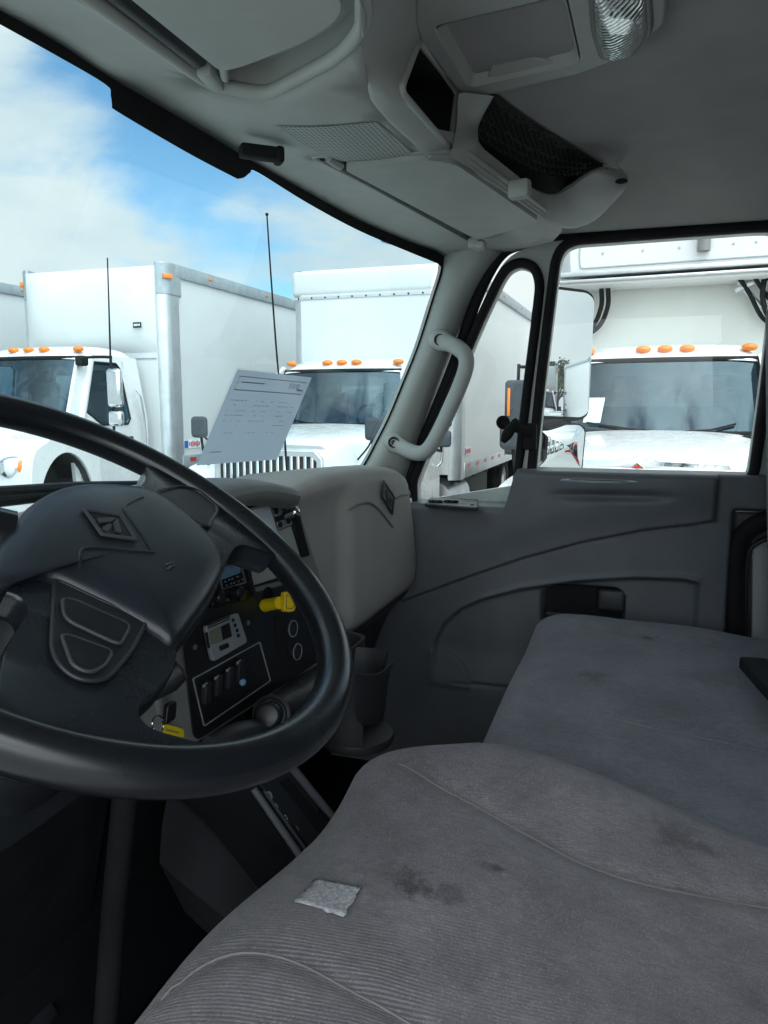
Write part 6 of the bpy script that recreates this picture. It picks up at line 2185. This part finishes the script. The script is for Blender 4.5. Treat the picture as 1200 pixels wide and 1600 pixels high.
tA = make_truck('white box truck with rounded hood, chrome mirrors and bulged deflector above its cab', 'round', box_front=-1.30, box_top=3.69, nose=True)
bm = NB()
tube(bm, [(0.20, 1.47, 2.30), (0.20, 1.47, 2.42), (0.18, 1.48, 3.50)], [0.014, 0.012, 0.008], 6)
obj('antenna', bm, M['rubber'], tA)
place(tA, 8.25, 7.68, 0)
tA.scale = (1, 1, 1.07)
tB = make_truck('white box truck with chrome barred grille and paper form in front of its windscreen', 'chrome', box_front=-1.25, box_top=3.90)
tB['label'] = 'white box truck with chrome barred grille seen through windscreen beside the grab handle'
place(tB, 9.3, 3.68, -0.6)
tC = make_truck('white refrigerated truck with cooling unit over its cab, outside the passenger window', 'chrome', box_front=-1.15, box_top=4.12, reefer=True)
place(tC, 8.0, -0.18, -5.5)
tD = make_truck('box truck mostly out of frame, only its pale box side showing at far left', 'round', box_front=-1.30, box_top=4.0, lite=True)
place(tD, 8.6, 11.6, 0)

# ---------------------------------------------------------------- behind us: what the door mirrors look back on
def yard_truck(src, label, x, y, rot):
    c = copy_tree(src)
    c['label'] = label
    c['group'] = 'trucks standing behind our cab'
    c.location = (x, y, 0)
    c.rotation_euler = (0, 0, R(rot))
    return c
yard_truck(tB, 'white box truck seen from its back in the tall passenger mirror', 7.85, -39, -90)
yard_truck(tA, 'rounded hood box truck reflected at the inner edge of the tall mirror', 5.1, -37, 90)
def car_paint(name, col):
    return solid_mat(name, col, 0.25, var=0.03, coat=0.6)
def make_car(label, mat, x, y, rot):
    t = thing('parked_car', label, 'car', (0, 0, 0), 'cars parked behind our cab')
    rows = []
    for yy, s_ in ((-0.86, 0.0), (-0.88, 0.5), (-0.86, 0.8), (-0.74, 0.97), (0, 1.0), (0.74, 0.97), (0.86, 0.8), (0.88, 0.5), (0.86, 0.0)):
        pr = [(2.2, 0.55), (2.15, 0.72), (1.2, 0.95), (0.95, 0.98), (-1.6, 1.02), (-2.1, 0.95), (-2.2, 0.6)]
        rows.append([(px, yy, 0.25 + (z - 0.25) * s_) for px, z in pr])
    bd = obj('body', loft(NB(), rows), mat, t, smooth=50, subsurf=1)
    rows = []
    for yy, s_ in ((-0.74, 0.0), (-0.66, 0.7), (-0.58, 1.0), (0, 1.03), (0.58, 1.0), (0.66, 0.7), (0.74, 0.0)):
        rows.append([(px, yy, 0.96 + (z - 0.96) * s_) for px, z in [(0.95, 0.98), (0.2, 1.42), (-0.3, 1.47), (-1.0, 1.42), (-1.75, 1.0)]])
    obj('cabin_glass', loft(NB(), rows), M['black_gloss'], t, smooth=40)
    rows = []
    for yy, z in ((-0.60, 1.43), (-0.5, 1.475), (0, 1.50), (0.5, 1.475), (0.60, 1.43)):
        rows.append([(px, yy, z - d) for px, d in [(0.25, 0.05), (0.1, 0.01), (-0.3, 0), (-0.9, 0.02), (-1.1, 0.07)]])
    obj('roof', loft(NB(), rows), mat, t, smooth=60, solid=0.02)
    for wx, wy_, o_ in ((1.35, 0.78, 1), (1.35, -0.78, -1), (-1.35, 0.78, 1), (-1.35, -0.78, -1)):
        b1, b2 = NB(), NB()
        wheel(b1, b2, wx, wy_, 0.33, 0.22, o_)
        w_ = obj('wheel', b1, M['tyre'], t)
        obj('rim', b2, M['alu'], w_)
    for yy in (-0.62, 0.62):
        bm = NB(); ball(bm, (2.12, yy, 0.70), 0.13, (0.5, 1.4, 0.7), 12)
        obj('headlight', bm, M['chrome'], bd)
    t.location = (x, y, 0)
    t.rotation_euler = (0, 0, R(rot))
    return t
pw_, pg_, pr_, pb_ = car_paint('white_car_paint', (0.7, 0.7, 0.7)), car_paint('silver_car_paint', (0.35, 0.36, 0.37)), car_paint('red_car_paint', (0.45, 0.015, 0.012)), car_paint('black_car_paint', (0.02, 0.02, 0.022))
make_car('small red car reflected at the edge of the lower convex mirror', pr_, 4.7, -6.6, 200)
make_car('dark car behind the red one, reflected in the convex mirror', pb_, 5.2, -9.5, 200)
make_car('silver car behind the dark one in the convex mirror', pg_, 5.6, -12.5, 200)
for i_ in range(5):
    make_car(['white car in the far row, first from the truck', 'white car second along the far row', 'silver car third along the far row', 'white car fourth along the far row', 'dark car last of the far row'][i_], [pw_, pw_, pg_, pw_, pb_][i_], -4.0 + 2.7 * i_ * 1.0 - 6, -34, 90)
def tree(label, x, y, h, seed):
    rnd = random.Random(seed)
    t = thing('broadleaf_tree', label, 'tree', (0, 0, 0), 'trees far behind the yard')
    bm = NB()
    tube(bm, [(0, 0, 0), (0.1, 0, h * 0.3), (0.0, 0.1, h * 0.65)], [0.25, 0.18, 0.08], 10)
    for i in range(6):
        a = i * 1.05
        tube(bm, [(0.05, 0.02, h * 0.35), (math.cos(a) * h * 0.14, math.sin(a) * h * 0.14, h * 0.55), (math.cos(a) * h * 0.22, math.sin(a) * h * 0.22, h * 0.75)], [0.10, 0.06, 0.02], 6)
    obj('trunk', bm, M['chassis'], t)
    bm = NB()
    cl__ = [(Vector((rnd.gauss(0, 1) * h * 0.16, rnd.gauss(0, 1) * h * 0.16, h * rnd.uniform(0.45, 0.95))), h * rnd.uniform(0.06, 0.13)) for _ in range(26)]
    for c_, r_ in cl__:
        for _ in range(110):
            d = Vector((rnd.gauss(0, 1), rnd.gauss(0, 1), rnd.gauss(0, 1))).normalized() * r_ * rnd.uniform(0.4, 1.0)
            p = c_ + d
            u = Vector((rnd.gauss(0, 1), rnd.gauss(0, 1), rnd.gauss(0, 1))).normalized()
            v = u.cross(Vector((rnd.gauss(0, 1), rnd.gauss(0, 1), rnd.gauss(0, 1)))).normalized()
            s_ = rnd.uniform(0.08, 0.18)
            bm.faces.new([bm.verts.new(q_) for q_ in (p - u * s_, p + v * s_ * 0.6, p + u * s_, p - v * s_ * 0.6)])
    obj('crown', bm, M['leaf'], t, smooth=0)
    t.location = (x, y, 0)
    return t
M['leaf'] = solid_mat('green_leaves', (0.06, 0.10, 0.03), 0.7, var=0.5, vscale=1.5)
tree('green tree standing behind the truck in the tall mirror', 9.3, -62, 5.6, 2)
tree('green tree far off beyond the row of white cars', -14.0, -70, 9.0, 4)
